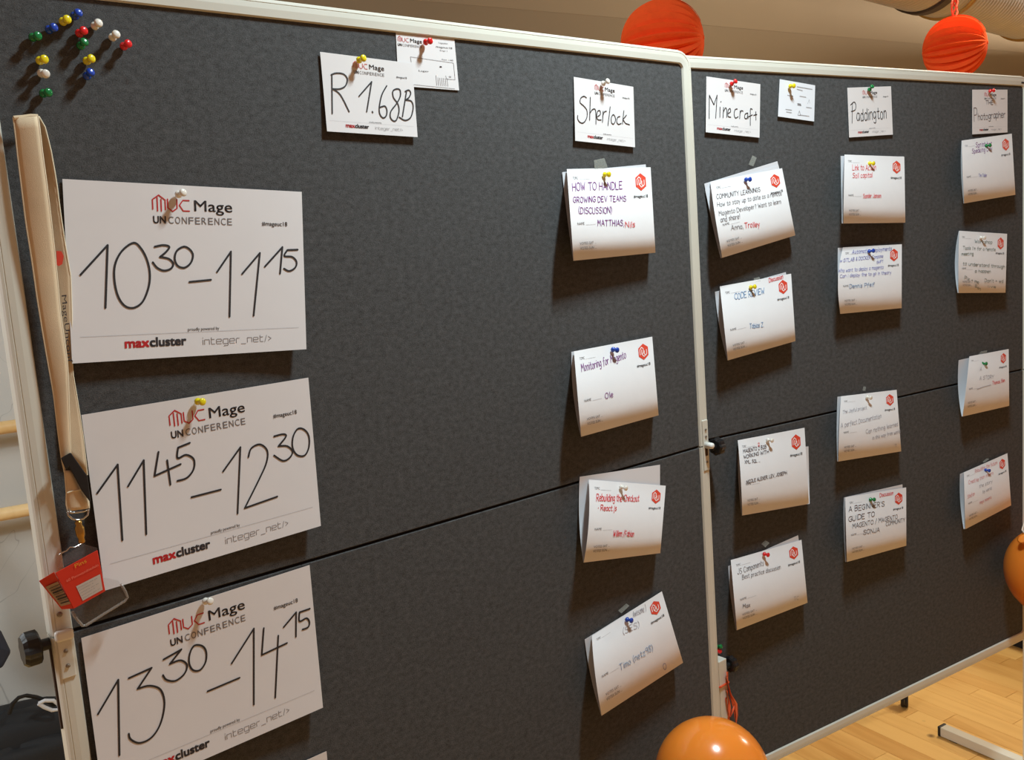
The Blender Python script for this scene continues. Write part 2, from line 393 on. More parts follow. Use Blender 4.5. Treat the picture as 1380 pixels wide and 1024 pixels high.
def leg(name, X, n, top, label, parent_rz, origin, foot=28.0, kn=None):
    """square telescopic leg with a long foot; X,n in the board's own axes"""
    c, s = math.cos(parent_rz), math.sin(parent_rz)
    L = (origin[0]/100+(X*c-n*s)/100, origin[1]/100+(X*s+n*c)/100, ZO+FL/100)
    t = thing(name, L, label, 'stand', 'legs of the display boards', parent_rz)
    h = top-FL
    lbox('post', -1.25, 1.25, -1.25, 1.25, 3.0, h, FRAME, t, .15)
    lbox('foot_bar', -1.6, 1.6, -foot, foot, .35, 3.2, FRAME, t, .2)
    for q in (-1, 1):
        lbox('end_cap', -1.7, 1.7, min(q*foot, q*(foot+.9)), max(q*foot, q*(foot+.9)), .15, 3.3, BLACKP, t, .25)
        lbox('glide', -1.2, 1.2, q*(foot-4)-1.2, q*(foot-4)+1.2, 0, .4, BLACKP, t)
    if kn: knob(t, 1.25, 3.6, -1.1, kn-FL, 1.6)
    return t
leg('stand_leg', -.9, 3.8, -18, 'cream post leg behind the left frame of the left board', 0, (0, 0), 20)
JL = leg('stand_leg', 119.27, .75, -45.2, 'cream post leg in the joint between the two boards, hung with orange ribbons', 0, (0, 0), 27, kn=-47)
leg('stand_leg', 113.0, .8, -45.2, 'cream leg at the right edge with its long foot bar on the wooden floor', TH, O2, 26.6)

# castors and the rail they carry, behind the right board
P = np.array([250.65, 30.26, FL])
vx = Vector((math.cos(math.radians(62)), -math.sin(math.radians(62)), 0))
def castor(P, label):
    t = thing('caster_wheel', wm(P), label, 'wheel')
    A = Vector(wm(P+[0, 0, 2.3]))
    for q in (-1, 1):
        m = MB(); m.lathe(A+vx*.0002*q, A+vx*(.013*q), [(0, .0205), (.002, .023), (.009, .023), (.0115, .0175)], 28); m.build('wheel', BLACKP, t)
    m = MB(); up2 = Vector((0, 0, 1)); fwv = vx.cross(up2)
    m.lathe(A+fwv*-.008, A+fwv*-.008+up2, [(.0, .004), (.02, .006), (.055, .006), (.087, .005)], 12); m.build('fork', BLACKP, t)
    return A+fwv*-.008
cA = castor(P, 'black castor wheel on the floor below the right board')
cB = castor(P+N2*36, 'black castor wheel hidden at the far end of the castor rail')
t = thing('trolley_frame', cA+Vector((0, 0, .087)), 'cream rail resting on the castors behind the right board', 'frame')
m = MB(); dd = (cB-cA).normalized(); sd = dd.cross(Vector((0, 0, 1)))
V = [cA+dd*b+sd*a+Vector((0, 0, z)) for a in (-.015, .015) for b in (-.02, (cB-cA).length+.02) for z in (.0875, .117)]
m.add(V, [(0, 1, 3, 2), (4, 6, 7, 5), (0, 4, 5, 1), (2, 3, 7, 6), (0, 2, 6, 4), (1, 5, 7, 3)]); bevel(m.build('rail', FRAME, t), .002)

# dark bag on the floor behind the right board's lower right corner
def soft_box(name, c, sx, sy, sz, rz, mt, parent=None, k=3.0, seed=0):
    """superellipsoid with soft wrinkles, base on z=c.z"""
    rnd = random.Random(seed); ph = [rnd.uniform(0, 6) for _ in range(6)]
    V = []; Fc = []; nu, nv = 36, 20
    sg = lambda v, e: math.copysign(abs(v)**e, v)
    for j in range(nv+1):
        b = -math.pi/2+math.pi*j/nv
        for i in range(nu):
            a = 2*math.pi*i/nu; e = 2/k
            x = sg(math.cos(b), e)*sg(math.cos(a), e); y = sg(math.cos(b), e)*sg(math.sin(a), e); z = sg(math.sin(b), e)
            wv = 1+.03*math.sin(3*a+ph[0]+2*z)+.02*math.sin(7*a+ph[1]-3*z)+.02*math.sin(5*z+ph[2])
            x *= sx/2*wv; y *= sy/2*wv; z = (z+1)*sz/2*(1+.04*math.sin(2*a+ph[3])*(z > 0))
            V.append((c[0]+x*math.cos(rz)-y*math.sin(rz), c[1]+x*math.sin(rz)+y*math.cos(rz), c[2]+z))
    for j in range(nv):
        for i in range(nu): Fc.append((j*nu+i, j*nu+(i+1) % nu, (j+1)*nu+(i+1) % nu, (j+1)*nu+i))
    return mesh(name, V, Fc, mt, parent, smooth=True)
def onfloor(px): d = ray(*px); return CAM+d*((FL-CAM[2])/d[2])
g0, g1 = onfloor((1359, 868.5)), onfloor((1378, 875.5)); ge = (g1-g0)/np.linalg.norm(g1-g0); gs = np.array([-ge[1], ge[0], 0]); gs = gs if gs[0] > 0 else -gs
gc = g0+ge*13+gs*22; gr = math.atan2(ge[1], ge[0])
t = thing('equipment_case', wm(gc), 'black case on the wooden floor behind the right board\'s lower corner', 'case', None, gr)
def cbox(name, x0, x1, y0, y1, z0, z1, mt, bv): return lbox(name, x0, x1, y0, y1, z0, z1, mt, t, bv)
cbox('body', -24, 24, -22, 22, 0, 17, BAGM, .8); cbox('lid', -24, 24, -22, 22, 17.4, 24, BAGM, .8); cbox('seam_strip', -23.6, 23.6, -21.6, 21.6, 16.6, 17.8, STEEL, 0)
for q in (-12, 12): cbox('latch', q-1.6, q+1.6, -22.5, -21.8, 14.5, 19.5, STEEL, .15)
m = MB(); m.tube([(-.06, 0, .24), (-.055, 0, .265), (.055, 0, .265), (.06, 0, .24)], .007, 8); m.build('handle', BLACKP, t, local=True)

# backpack at the foot of the plaster wall, left
Q = np.array([22, 206, FL]); c = Vector(wm(Q))
t = thing('backpack', c, 'black backpack with a carry loop on the floor by the grey wall', 'bag')
soft_box('body', c, .50, .24, .250, -.1, BAGM, t, 3.6, 3)
soft_box('front_pocket', c+Vector((0, -.11, .01)), .34, .09, .17, -.1, BAGM, t, 4, 4)
hp = [onb(q, -193.5, 1) for q in [(12, 962), (17, 948), (25, 940), (35, 937), (48, 939), (62, 944), (74, 950)]]
m = MB(); m.tube([wm(q) for q in hp], .0105, 8, flat=.5); m.build('carry_loop', BAGM, t)
hp = [onb(q, -191, 1) for q in [(52, 948), (60, 944), (72, 944), (79, 949), (79, 956), (70, 957), (60, 953), (52, 948)]]
m = MB(); m.tube([wm(q) for q in hp], .006, 8); m.build('buckle', mat('pale_buckle_plastic', srgb(190, 192, 196), .3), t)
# blue cloth bag on lower barre
P0 = onb((-28, 868), -213, 1)
t = thing('cloth_bag', wm(P0-[0, 0, 9]), 'dark blue cloth bag hanging from the lower barre at the left edge', 'bag')
V = []; px = [(-60, 800), (-20, 828), (2, 851), (15, 878), (3, 900), (-30, 905), (-62, 880)]
F_ = [wm(onb(q, -213, 1)) for q in px]; Bk = [wm(onb(q, -220, 1)) for q in px]
cen = lambda A: tuple(sum(v[i] for v in A)/len(A) for i in range(3))
n = len(px); V = F_+Bk+[tuple(np.array(cen(F_))+[0, -.03, 0]), tuple(np.array(cen(Bk))+[0, .015, 0])]
Fc = [(i, (i+1) % n, n+(i+1) % n, n+i) for i in range(n)]+[(2*n, (i+1) % n, i) for i in range(n)]+[(2*n+1, n+i, n+(i+1) % n) for i in range(n)]
bevel(mesh('body', V, Fc, BAGB, t), .008, 3)
q0 = Vector(wm(onb((-50, 812), -216, 1))); wz = wpt(0, -8.5, -32.4)[2]+.024
m = MB(); m.tube([q0, q0+Vector((.0, .03, .06)), Vector((q0.x, q0.y+.07, wz)), Vector((q0.x+.02, q0.y+.12, wz-.02)), q0+Vector((.03, .04, 0))], .008, 8); m.build('strap', BAGB, t)

# ------------------------------------------------------------------ sheets pinned on the boards
def homog(q):
    S = [(0, 0), (1, 0), (1, 1), (0, 1)]; A = []; b = []
    for (u, v), (x, y) in zip(S, q):
        A.append([u, v, 1, 0, 0, 0, -u*x, -v*x]); b.append(x); A.append([0, 0, 0, u, v, 1, -u*y, -v*y]); b.append(y)
    return np.append(np.linalg.solve(np.array(A, float), np.array(b, float)), 1).reshape(3, 3)
class Sheet:
    """q: corners TL,TR,BR,BL in photo pixels; off(u,v): distance from the felt in cm; size in cm"""
    def __init__(s, q, size, b, off, bow=0.0, crop=None):
        if crop: x0, y0, k = crop; q = [(x0+x/k, y0+y/k) for x, y in q]; bow = bow/k
        s.h = homog(q); s.hi = np.linalg.inv(s.h); s.W, s.H = size; s.b = b; s.off = off; s.bow = bow
    def pt(s, u, v, e=0.0):
        p = s.h@np.array([u, v, 1]); x, y = p[0]/p[2], p[1]/p[2]
        uu, vv = min(max(u, 0), 1), min(max(v, 0), 1)
        x += s.bow*4*vv*(1-vv)*(1-uu)**2
        return wm(onb((x, y), s.off(uu, vv)+e, s.b))
    def inv(s, px):
        p = s.hi@np.array([px[0], px[1], 1]); return p[0]/p[2]*s.W, p[1]/p[2]*s.H     # cm from top left, v down
    def cm(s, x, y, e=.06): return s.pt(x/s.W, y/s.H, e)
    def build(s, name, mt, parent, nu=14, nv=14, thick=.00022):
        V = [s.pt(i/nu, j/nv) for j in range(nv+1) for i in range(nu+1)]
        Fc = [(j*(nu+1)+i, (j+1)*(nu+1)+i, (j+1)*(nu+1)+i+1, j*(nu+1)+i+1) for j in range(nv) for i in range(nu)]
        o = mesh(name, V, Fc, mt, parent, smooth=True)
        so = o.modifiers.new('thickness', 'SOLIDIFY'); so.thickness = thick; so.offset = 0
        es = o.modifiers.new('crisp_rim', 'EDGE_SPLIT'); es.split_angle = .6
        return o
class Ink:
    def __init__(s, sheet, e=.06): s.s = sheet; s.v = []; s.f = []; s.m = []; s.e = e
    def poly(s, P, faces, c):
        k = len(s.v); s.v += [s.s.cm(x, y, s.e) for x, y in P]; s.f += [tuple(i+k for i in q) for q in faces]; s.m += [IDX[c]]*len(faces)
    def ribbon(s, P, wd, c, smooth=False, taper=False):
        P = [np.array(p, float) for p in P]
        if smooth and len(P) > 2:
            closed = np.linalg.norm(P[0]-P[-1]) < 1e-6; Q = []; n = len(P)
            for i in range(n-1):
                p0 = P[i-1] if i > 0 else (P[-2] if closed else P[0]); p1, p2 = P[i], P[i+1]
                p3 = P[i+2] if i+2 < n else (P[1] if closed else P[-1])
                for t in (0, .2, .4, .6, .8): Q.append(.5*((2*p1)+(-p0+p2)*t+(2*p0-5*p1+4*p2-p3)*t*t+(-p0+3*p1-3*p2+p3)*t**3))
            P = Q+[P[-1]]
        R_ = []
        for i in range(len(P)-1):
            k = max(1, int(np.linalg.norm(P[i+1]-P[i])/1.5))
            R_ += [P[i]+(P[i+1]-P[i])*t/k for t in range(k)]
        P = R_+[P[-1]]
        run = [P[0]]; runs = []
        for i in range(1, len(P)-1):
            run.append(P[i]); a, b = P[i]-P[i-1], P[i+1]-P[i]
            if a@b < .5*np.linalg.norm(a)*np.linalg.norm(b)+1e-12: runs.append(run); run = [P[i]]
        run.append(P[-1]); runs.append(run)
        for r in runs:
            V = []
            for i, p in enumerate(r):
                t = r[min(i+1, len(r)-1)]-r[max(i-1, 0)]; l = np.linalg.norm(t)
                t = t/l if l > 1e-9 else np.array([1, 0]); nn = np.array([-t[1], t[0]])*wd/2
                V += [p+nn, p-nn]
            s.poly(V, [(2*i, 2*i+1, 2*i+3, 2*i+2) for i in range(len(r)-1)], c)
            for p in (r[0], r[-1]):
                s.poly([p+wd/2*np.array([math.cos(a*math.pi/4), math.sin(a*math.pi/4)]) for a in range(8)], [tuple(range(8))], c)
    def px(s, P, wd, c, crop, smooth=False):
        x0, y0, k = crop; s.ribbon([s.s.inv((x0+x/k, y0+y/k)) for x, y in P], wd, c, smooth)
    def text(s, txt, x0, x1, base, hgt, c, bold=0.0, shear=0.0, down=False):
        """built-in font, fitted between x0..x1 (cm), baseline y (down from the top), cap height hgt"""
        V, T, w_, cap = glyphs(txt, 0.0); d = bold*hgt/cap
        for dx, dy in ([(0, 0)] if not bold else [(-d, -d), (d, -d), (-d, d), (d, d)]):
            s.poly([(x0+(x+shear*y)/w_*(x1-x0)+dx, base-y/cap*hgt+dy) for x, y in V], T, c)
    def hand(s, txt, pa, pb, h, c, crop, wd=.09, slant=.08):
        """single-stroke handwriting between two baseline points given in a crop of the photo, cap height h"""
        x0, y0, k = crop
        A = np.array(s.s.inv((x0+pa[0]/k, y0+pa[1]/k))); B = np.array(s.s.inv((x0+pb[0]/k, y0+pb[1]/k)))
        U = np.array(s.s.inv((x0+pa[0]/k, y0+(pa[1]-h)/k)))
        hh = np.linalg.norm(A-U)/6.0
        adv = sum(GW(ch) for ch in txt)-1.1; d = (B-A)/adv; L = np.linalg.norm(d)
        nn = np.array([d[1], -d[0]])/L; nn = nn if nn[1] < 0 else -nn
        rnd = random.Random(txt); cur = 0
        for ch in txt:
            j = rnd.uniform(-.35, .35); sx = rnd.uniform(.9, 1.06)
            for st, sm in GL(ch):
                P = [A+d*(cur+(x*sx)+slant*y*.5*hh/L*1.0)+nn*(y+j)*hh for x, y in st]
                s.ribbon(P, wd, c, sm)
            cur += GW(ch)
    def build(s, name, parent):
        if not s.f: return
        used = sorted(set(s.m)); mp = {u: i for i, u in enumerate(used)}
        return tag(mesh(name, s.v, s.f, [ILIST[u] for u in used], parent, [mp[x] for x in s.m]), kind='stuff')
_gc = {}
def glyphs(txt, bold):
    if (txt, bold) in _gc: return _gc[(txt, bold)]
    def conv(t):
        cu = bpy.data.curves.new('tmp', 'FONT'); cu.body = t; cu.size = 1; cu.resolution_u = 3; cu.offset = bold
        ob = bpy.data.objects.new('tmp', cu); COL.objects.link(ob)
        me = bpy.data.meshes.new_from_object(ob.evaluated_get(bpy.context.evaluated_depsgraph_get()))
        V = [(v.co.x, v.co.y) for v in me.vertices]; T = [tuple(p.vertices) for p in me.polygons]
        bpy.data.objects.remove(ob); bpy.data.curves.remove(cu); bpy.data.meshes.remove(me); return V, T
    if not hasattr(glyphs, 'cap'): glyphs.cap = max(y for x, y in conv('H')[0])
    V, T = conv(txt); x0 = min(v[0] for v in V); x1 = max(v[0] for v in V)
    _gc[(txt, bold)] = r = ([(x-x0, y) for x, y in V], T, x1-x0, glyphs.cap); return r
GLY = {
 'A': '0,0 2,6 4,0|.8,2 3.2,2', 'B': '0,0 0,6|~0,6 2.5,6 3,4.6 2,3.3 0,3.2|~0,3.2 3,3 3.6,1.5 2.4,.1 0,0', 'C': '~3.8,5 2.5,6 .6,5 0,3 .6,1 2.5,0 3.8,1',
 'D': '0,0 0,6|~0,6 2.5,5.7 3.8,4 3.8,2 2.5,.3 0,0', 'E': '3.4,6 0,6 0,0 3.4,0|0,3.1 2.7,3.1', 'F': '3.4,6 0,6 0,0|0,3.1 2.7,3.1',
 'G': '~3.8,5 2.5,6 .6,5 0,3 .6,1 2.4,0 3.8,1|3.8,1 3.8,2.8 2.3,2.8', 'H': '0,0 0,6|3.6,0 3.6,6|0,3 3.6,3', 'I': '.6,0 .6,6', 'J': '~3,6 3,1.5 2,0 .8,.1 0,1.2',
 'K': '0,0 0,6|3.4,6 0,2.6 3.6,0', 'L': '0,6 0,0 3.2,0', 'M': '0,0 .3,6 2.2,2.4 4,6 4.3,0', 'N': '0,0 0,6 3.6,0 3.6,6', 'O': '~2,6 .4,5 0,3 .4,1 2,0 3.6,1 4,3 3.6,5 2,6',
 'P': '0,0 0,6|~0,6 2.6,6 3.6,4.6 2.6,3 0,2.9', 'Q': '~2,6 .4,5 0,3 .4,1 2,0 3.6,1 4,3 3.6,5 2,6|2.5,1.5 4,-.4', 'R': '0,0 0,6|~0,6 2.6,6 3.5,4.6 2.4,3.1 0,3|1.4,3 3.6,0',
 'S': '~3.5,5.2 2,6 .4,5.2 .6,3.8 2.8,2.8 3.6,1.4 2.2,0 0,.7', 'T': '0,6 4,6|2,6 2,0', 'U': '~0,6 0,1.8 1,.1 2.6,.1 3.6,1.8 3.6,6', 'V': '0,6 2,0 4,6', 'W': '0,6 1.1,0 2.3,4 3.6,0 4.7,6',
 'X': '0,0 3.6,6|0,6 3.6,0', 'Y': '0,6 2,3 4,6|2,3 2,0', 'Z': '0,6 3.6,6 0,0 3.6,0',
 'a': '~2.6,3.4 1.2,4 .1,2.6 .3,.6 1.6,.1 2.6,1.6|2.7,3.8 2.8,0', 'b': '0,6 0,0|~0,3 1.4,4 2.7,2.8 2.4,.6 1.1,0 0,.8', 'c': '~2.6,3.3 1.3,4 .1,2.4 .6,.4 1.8,0 2.7,.7',
 'd': '2.7,6 2.7,0|~2.7,3 1.3,4 0,2.5 .5,.3 1.6,0 2.7,1', 'e': '~.1,2 2.5,2.3 2.3,3.6 1.1,4 0,2.6 .4,.5 1.6,0 2.6,.6', 'f': '~2.5,5.6 1.5,6 1,4.6 .9,-1|0,3.4 2.2,3.6',
 'g': '~2.6,3.4 1.2,4 .1,2.6 .5,.8 1.6,.6 2.6,1.8|~2.7,3.8 2.7,-1 1.6,-2 .3,-1.5', 'h': '0,6 0,0|~0,2.8 1.4,4 2.5,3.2 2.6,0', 'i': '.4,3.8 .4,0|.4,5.2 .45,5.4', 'j': '~1,3.8 1,-1 .2,-2|1,5.2 1,5.4',
 'k': '0,6 0,0|2.4,3.8 .1,1.8 2.6,0', 'l': '.4,6 .4,0', 'm': '0,4 0,0|~0,2.8 1,4 1.8,3.3 1.9,0|~1.9,2.8 2.9,4 3.8,3.2 3.9,0', 'n': '0,4 0,0|~0,2.8 1.3,4 2.4,3.2 2.5,0',
 'o': '~1.4,4 .2,3.2 .1,1 1.3,0 2.5,.9 2.6,3 1.4,4', 'p': '0,4 0,-2|~0,3 1.4,4 2.7,2.8 2.4,.7 1.1,0 0,.8', 'q': '~2.6,3.4 1.2,4 .1,2.6 .5,.6 1.6,.3 2.6,1.6|2.7,4 2.7,-2',
 'r': '0,4 .1,0|~0,2.4 1,3.9 2.1,3.6', 's': '~2.3,3.5 1.2,4 .3,3.2 1.3,2.1 2.3,1 1.2,0 0,.5', 't': '~1.1,5.6 1,.8 1.6,0 2.3,.4|0,3.8 2.2,3.9', 'u': '~0,4 0,1 1,0 2.4,1.4|2.5,4 2.6,0',
 'v': '0,4 1.3,0 2.6,4', 'w': '0,4 .9,0 1.9,3 2.8,0 3.8,4', 'x': '0,0 2.5,4|0,4 2.5,0', 'y': '0,4 1.4,.8|2.7,4 .5,-2', 'z': '0,4 2.4,4 0,0 2.5,0',
 '0': '~2,6 .4,5 0,3 .4,1 2,0 3.4,1 3.7,3 3.4,5 2,6', '1': '0,4.3 1.6,6 1.5,0', '2': '~.1,4.8 1.4,6 3,5 2.4,3 0,0|0,0 3.4,.1', '3': '~.2,5.6 2,6 2.8,4.6 1.2,3.2|~1.2,3.2 3.2,2.4 2.6,.4 .1,.3', '4': '1,6 0,2 3.4,2.4|2.3,3.6 2.2,0', '5': '3,6 .5,6 .3,3.6|~.3,3.6 2.4,3.8 3.2,2 2,0 0,.4',
 '6': '~2.6,6 .6,4 0,1.6 1.2,0 2.8,1.2 2.2,3 .2,2.2', '8': '~2.8,5.2 1.5,6 .4,4.8 2.8,1.6 1.4,0 .1,1.4 2.8,5.2', '9': '~3,4 1.2,3 .2,4.6 1.6,6 3,4.6 2.4,0',
 '.': '.3,0 .4,.2', ',': '.5,.4 .1,-1', "'": '.4,6 .2,4.8', '!': '.5,6 .4,1.8|.4,.1 .4,.3', '?': '~.1,5 1.4,6 2.6,4.8 1.3,3 1.2,1.8|1.2,.1 1.2,.3', '(': '~1.4,6.6 .3,4.6 .3,1.4 1.4,-.8', ')': '~0,6.6 1.1,4.6 1.1,1.4 0,-.8',
 '/': '0,-1 2.4,6.4', '-': '0,2.6 2,2.7', '+': '0,2.6 2.6,2.6|1.3,4 1.3,1.2', '&': '~3.4,0 .8,4.6 1.6,6 2.4,4.8 .2,1.6 1.4,0 3.2,2.4', ':': '.4,.4 .4,.6|.4,3 .4,3.2', '_': '0,-.4 2.4,-.4', '#': '1,0 1.6,6|2.4,0 3,6|.2,2 3.6,2|.4,4 3.8,4', '·': '.5,2.2 .9,2.5 .6,2.7'}
def GL(ch):
    if ch not in GLY: return []
    r = []
    for st in GLY[ch].split('|'):
        sm = st[0] == '~'; r.append(([tuple(map(float, p.split(','))) for p in st.lstrip('~').split()], sm))
    return r
def GW(ch):
    if ch not in GLY: return 2.4
    return max(p[0] for st, _ in GL(ch) for p in st)+1.1

# printed head and foot shared by every sign and room card
def techno(ink, txt, x0, x1, base, h, c, wd):
    G = {'i': '0,0 0,3.4|0,4.4 0,4.9', 'n': '0,0 0,3.4 2.6,3.4 2.8,3.2 2.8,0', 't': '.2,4.8 .2,.3 .5,0 2.2,0|.2,3.4 2,3.4', 'e': '3,0 .3,0 0,.3 0,3.1 .3,3.4 2.7,3.4 3,3.1 3,1.7 0,1.7',
         'g': '3,1 3,.3 2.7,0 .3,0 0,.3 0,3.1 .3,3.4 3,3.4 3,-1.2 2.7,-1.5 .3,-1.5', 'r': '0,0 0,3.1 .3,3.4 2,3.4', '_': '0,-.9 2.8,-.9', '/': '0,-.3 1.2,4.6', '>': '0,3.6 1.8,2.1 0,.6'}
    ww = {'i': 0, 't': 2.2, 'r': 2, '/': 1.2, '>': 1.8, '_': 2.8, 'n': 2.8, 'e': 3, 'g': 3}
    tot = sum(ww[ch]+1.0 for ch in txt)-1; cur = 0
    for ch in txt:
        for st in G[ch].split('|'):
            P = [tuple(map(float, p.split(','))) for p in st.split()]
            ink.ribbon([(x0+(cur+x)/tot*(x1-x0), base-y/4.8*h) for x, y in P], wd, c)
        cur += ww[ch]+1.0
def header(ink, W, Hh, u0=.335, v0=0.0, k=1.0, tagline=True, detail=2):
    X = lambda u: (u0+(u-.335)*k)*W; Y = lambda v: (v0+v*k)*Hh
    lw = .0052*W*k
    a, b = X(.337), X(.388); m_ = (a+b)/2; t, bt = Y(.062), Y(.152)
    ink.ribbon([(a, Y(.143)), (a, Y(.088)), (m_, t), (b, Y(.088)), (b, Y(.143))], lw, 'r'); ink.ribbon([(m_-(b-a)*.13, Y(.078)), (m_-(b-a)*.13, bt)], lw, 'r'); ink.ribbon([(m_+(b-a)*.17, Y(.085)), (m_+(b-a)*.17, bt)], lw, 'r')
    a, b = X(.398), X(.436); ink.ribbon([(a, Y(.083)), (a, Y(.133)), ((a+b)/2, bt), (b, Y(.133)), (b, Y(.083))], lw, 'r')
    a, b = X(.446), X(.487); ink.ribbon([(b, Y(.086)), (X(.461), Y(.086)), (a, Y(.115)), (X(.461), Y(.147)), (b, Y(.147))], lw, 'r')
    ink.text('Mage', X(.508), X(.672), Y(.145), .062*Hh*k, 'b', .006)
    ink.text('UN', X(.337), X(.387), Y(.222), .040*Hh*k, 'b', .022)
    x = .398
    for ch in 'CONFERENCE': ink.text(ch, X(x), X(x+.021), Y(.222), .040*Hh*k, 'g'); x += .0278
    if not tagline: return
    ink.text('#mageuc18', X(.805), X(.925), Y(.219), .026*Hh*k, 'b', .004)
    ink.text('proudly powered by', X(.46), X(.595), Y(.849), .019*Hh, 'b')
    ink.ribbon([(.035*W, .857*Hh), (.965*W, .857*Hh)], .0011*W, 'l')
    ink.text('max', .203*W, .298*W, .929*Hh, .050*Hh, 'r', .035); ink.text('cluster', .302*W, .45*W, .929*Hh, .050*Hh, 'b', .035)
    techno(ink, 'integer_net/>', .522*W, .83*W, .934*Hh, .040*Hh, 'g', .0020*W)
def topic_form(ink, W, Hh, dots=True):
    ink.text('TOPIC', .060*W, .118*W, .112*Hh, .030*Hh, 'g'); ink.ribbon([(.13*W, .114*Hh), (.25*W, .114*Hh)], .04, 'l')
    ink.text('NAME', .075*W, .155*W, .612*Hh, .030*Hh, 'g'); ink.ribbon([(.17*W, .614*Hh), (.285*W, .614*Hh)], .04, 'l')
    ink.text('VOTES SAT ...', .085*W, .275*W, .832*Hh, .030*Hh, 'g'); ink.text('VOTES SUN ...', .085*W, .275*W, .888*Hh, .030*Hh, 'g')
    cx, cy, rx, ry = .865*W, .165*Hh, 1.58, 1.50
    ink.poly([(cx+rx*math.cos(a), cy+ry*1.0*math.sin(a)) for a in [math.pi/6+i*math.pi/3 for i in range(6)]], [tuple(range(6))], 'h')
    e0 = ink.e; ink.e = e0+.03
    S = lambda P: [(cx+x*rx, cy+y*ry) for x, y in P]
    ink.ribbon(S([(-.62, .30), (-.62, -.30), (-.28, -.58), (.0, -.36), (.0, .12), (-.18, .22)]), .17, 'w')
    ink.ribbon(S([(-.32, -.25), (-.32, .25), (.05, .60), (.22, .50)]), .17, 'w')
    ink.ribbon(S([(.16, -.1), (.16, .30), (.36, .48), (.56, .30), (.56, -.20)]), .17, 'w')
    ink.e = e0
    ink.text('#mageuc18', .765*W, .945*W, .345*Hh, .034*Hh, 'b', .01)

# --- large time signs (A4) on the left board
A4 = (29.7, 21.0); A6 = (14.8, 10.5); A5 = (21.0, 14.8)
def sign(name, q, crop, size, b, off, label, cat, group, strokes=(), mw=.24, hd=True, hands=()):
    s = Sheet(q, size, b, off, crop=crop)
    t = thing(name, s.pt(.5, .03), label, cat, group)
    s.build('paper_sheet', PAPERS, t, 18, 14)
    if hd:
        k = Ink(s, .05); header(k, *size); k.build('printed_text', t)
    k = Ink(s, .07)
    for st in strokes:
        sm = st[0] == '~'; k.px(st[1:] if sm else st, mw, 'k', crop, sm)
    for hcall in hands: k.hand(*hcall)
    k.build('handwriting', t)
    return s, t
curl = lambda a, bt, l=0.0, r=0.0: (lambda u, v: a+bt*v**2+l*v*(1-u)**3+r*v*u**3)
C1, C2, C3, C4 = (80, 230, 3.791), (100, 500, 3.414), (100, 750, 3.737), (420, 30, 6.023)
SIG = 'A4 time signs down the left board'
s1 = sign('time_sign', [(15, 42), (1238, 108), (1262, 912), (65, 985)], C1, A4, 1, curl(.2, .7, .3, .8), 'white sign with handwritten time 10:30 to 11:15, topmost of the time signs', 'sign', SIG,
 [[(108, 532), (247, 380), (236, 700)],
  ['~', (380, 368), (320, 410), (285, 480), (282, 560), (300, 640), (335, 690), (380, 700), (425, 670), (455, 600), (463, 530), (450, 460), (420, 400), (380, 368)],
  ['~', (488, 388), (530, 380), (562, 388), (545, 415), (515, 440)], ['~', (515, 440), (560, 450), (582, 475), (570, 500), (535, 510), (500, 495), (478, 468)],
  ['~', (635, 388), (600, 410), (590, 450), (605, 485), (640, 495), (672, 470), (683, 430), (665, 400), (635, 388)],
  [(665, 568), (775, 557)], [(806, 517), (877, 413), (870, 745)], [(934, 527), (1025, 420), (993, 740)], [(1050, 490), (1140, 390), (1128, 525)],
  [(1218, 403), (1165, 405)], ['~', (1165, 405), (1150, 435), (1190, 440), (1212, 465), (1205, 495), (1175, 512), (1148, 500)]])
s2 = sign('time_sign', [(33, 202), (1077, 30), (1135, 712), (140, 1010)], C2, A4, 1, curl(.2, .9, .5, .6), 'white sign with handwritten time 11:45 to 12:30, middle of the time signs', 'sign', SIG,
 [[(106, 562), (200, 430), (222, 778)], [(248, 530), (320, 410), (332, 750)], [(388, 372), (370, 482), (490, 428)], [(428, 410), (443, 522)],
  [(532, 330), (478, 352)], ['~', (478, 352), (476, 400), (515, 385), (550, 405), (550, 450), (520, 490), (475, 505)], [(540, 580), (675, 545)],
  [(685, 462), (765, 350), (752, 655)], ['~', (802, 395), (815, 355), (855, 337), (888, 365), (885, 420), (850, 500), (785, 630)], [(785, 630), (935, 577)],
  ['~', (920, 300), (960, 290), (975, 300), (940, 345)], ['~', (940, 345), (980, 345), (1005, 370), (990, 400), (960, 412), (920, 388)],
  ['~', (1030, 265), (1008, 300), (1005, 350), (1025, 385), (1060, 388), (1080, 350), (1080, 300), (1060, 270), (1030, 265)]])
s3 = sign('time_sign', [(35, 410), (1185, 42), (1253, 760), (147, 1243)], C3, A4, 1, curl(.2, .9, .4, .5), 'white sign with handwritten time 13:30 to 14:15, below the hinge line', 'sign', SIG,
 [[(120, 793), (222, 620), (228, 1000)], [(275, 612), (390, 560)], [(390, 560), (320, 665)], ['~', (320, 665), (380, 650), (435, 670), (455, 740), (435, 840), (390, 910), (330, 938), (285, 920), (275, 892)],
  [(450, 518), (540, 467), (482, 540)], ['~', (482, 540), (535, 522), (568, 545), (555, 590), (510, 625), (465, 620), (447, 597)],
  ['~', (605, 448), (582, 490), (580, 540), (600, 572), (635, 570), (662, 530), (665, 480), (645, 450), (605, 448)], [(672, 678), (833, 610)],
  [(793, 538), (905, 362), (905, 745)], [(955, 360), (945, 495), (1072, 435)], [(1028, 398), (1013, 710)], [(1055, 355), (1118, 280), (1117, 403)],
  [(1187, 262), (1135, 280)], ['~', (1135, 280), (1135, 325), (1170, 310), (1185, 330), (1178, 355), (1150, 367)]])
s4 = sign('time_sign', [(128, 1152), (440, 1012), (458, 1195), (160, 1385)], (0, 0, 1), A4, 1, curl(.2, .5), 'white sign just entering the bottom edge of the photo, below the others', 'sign', SIG)
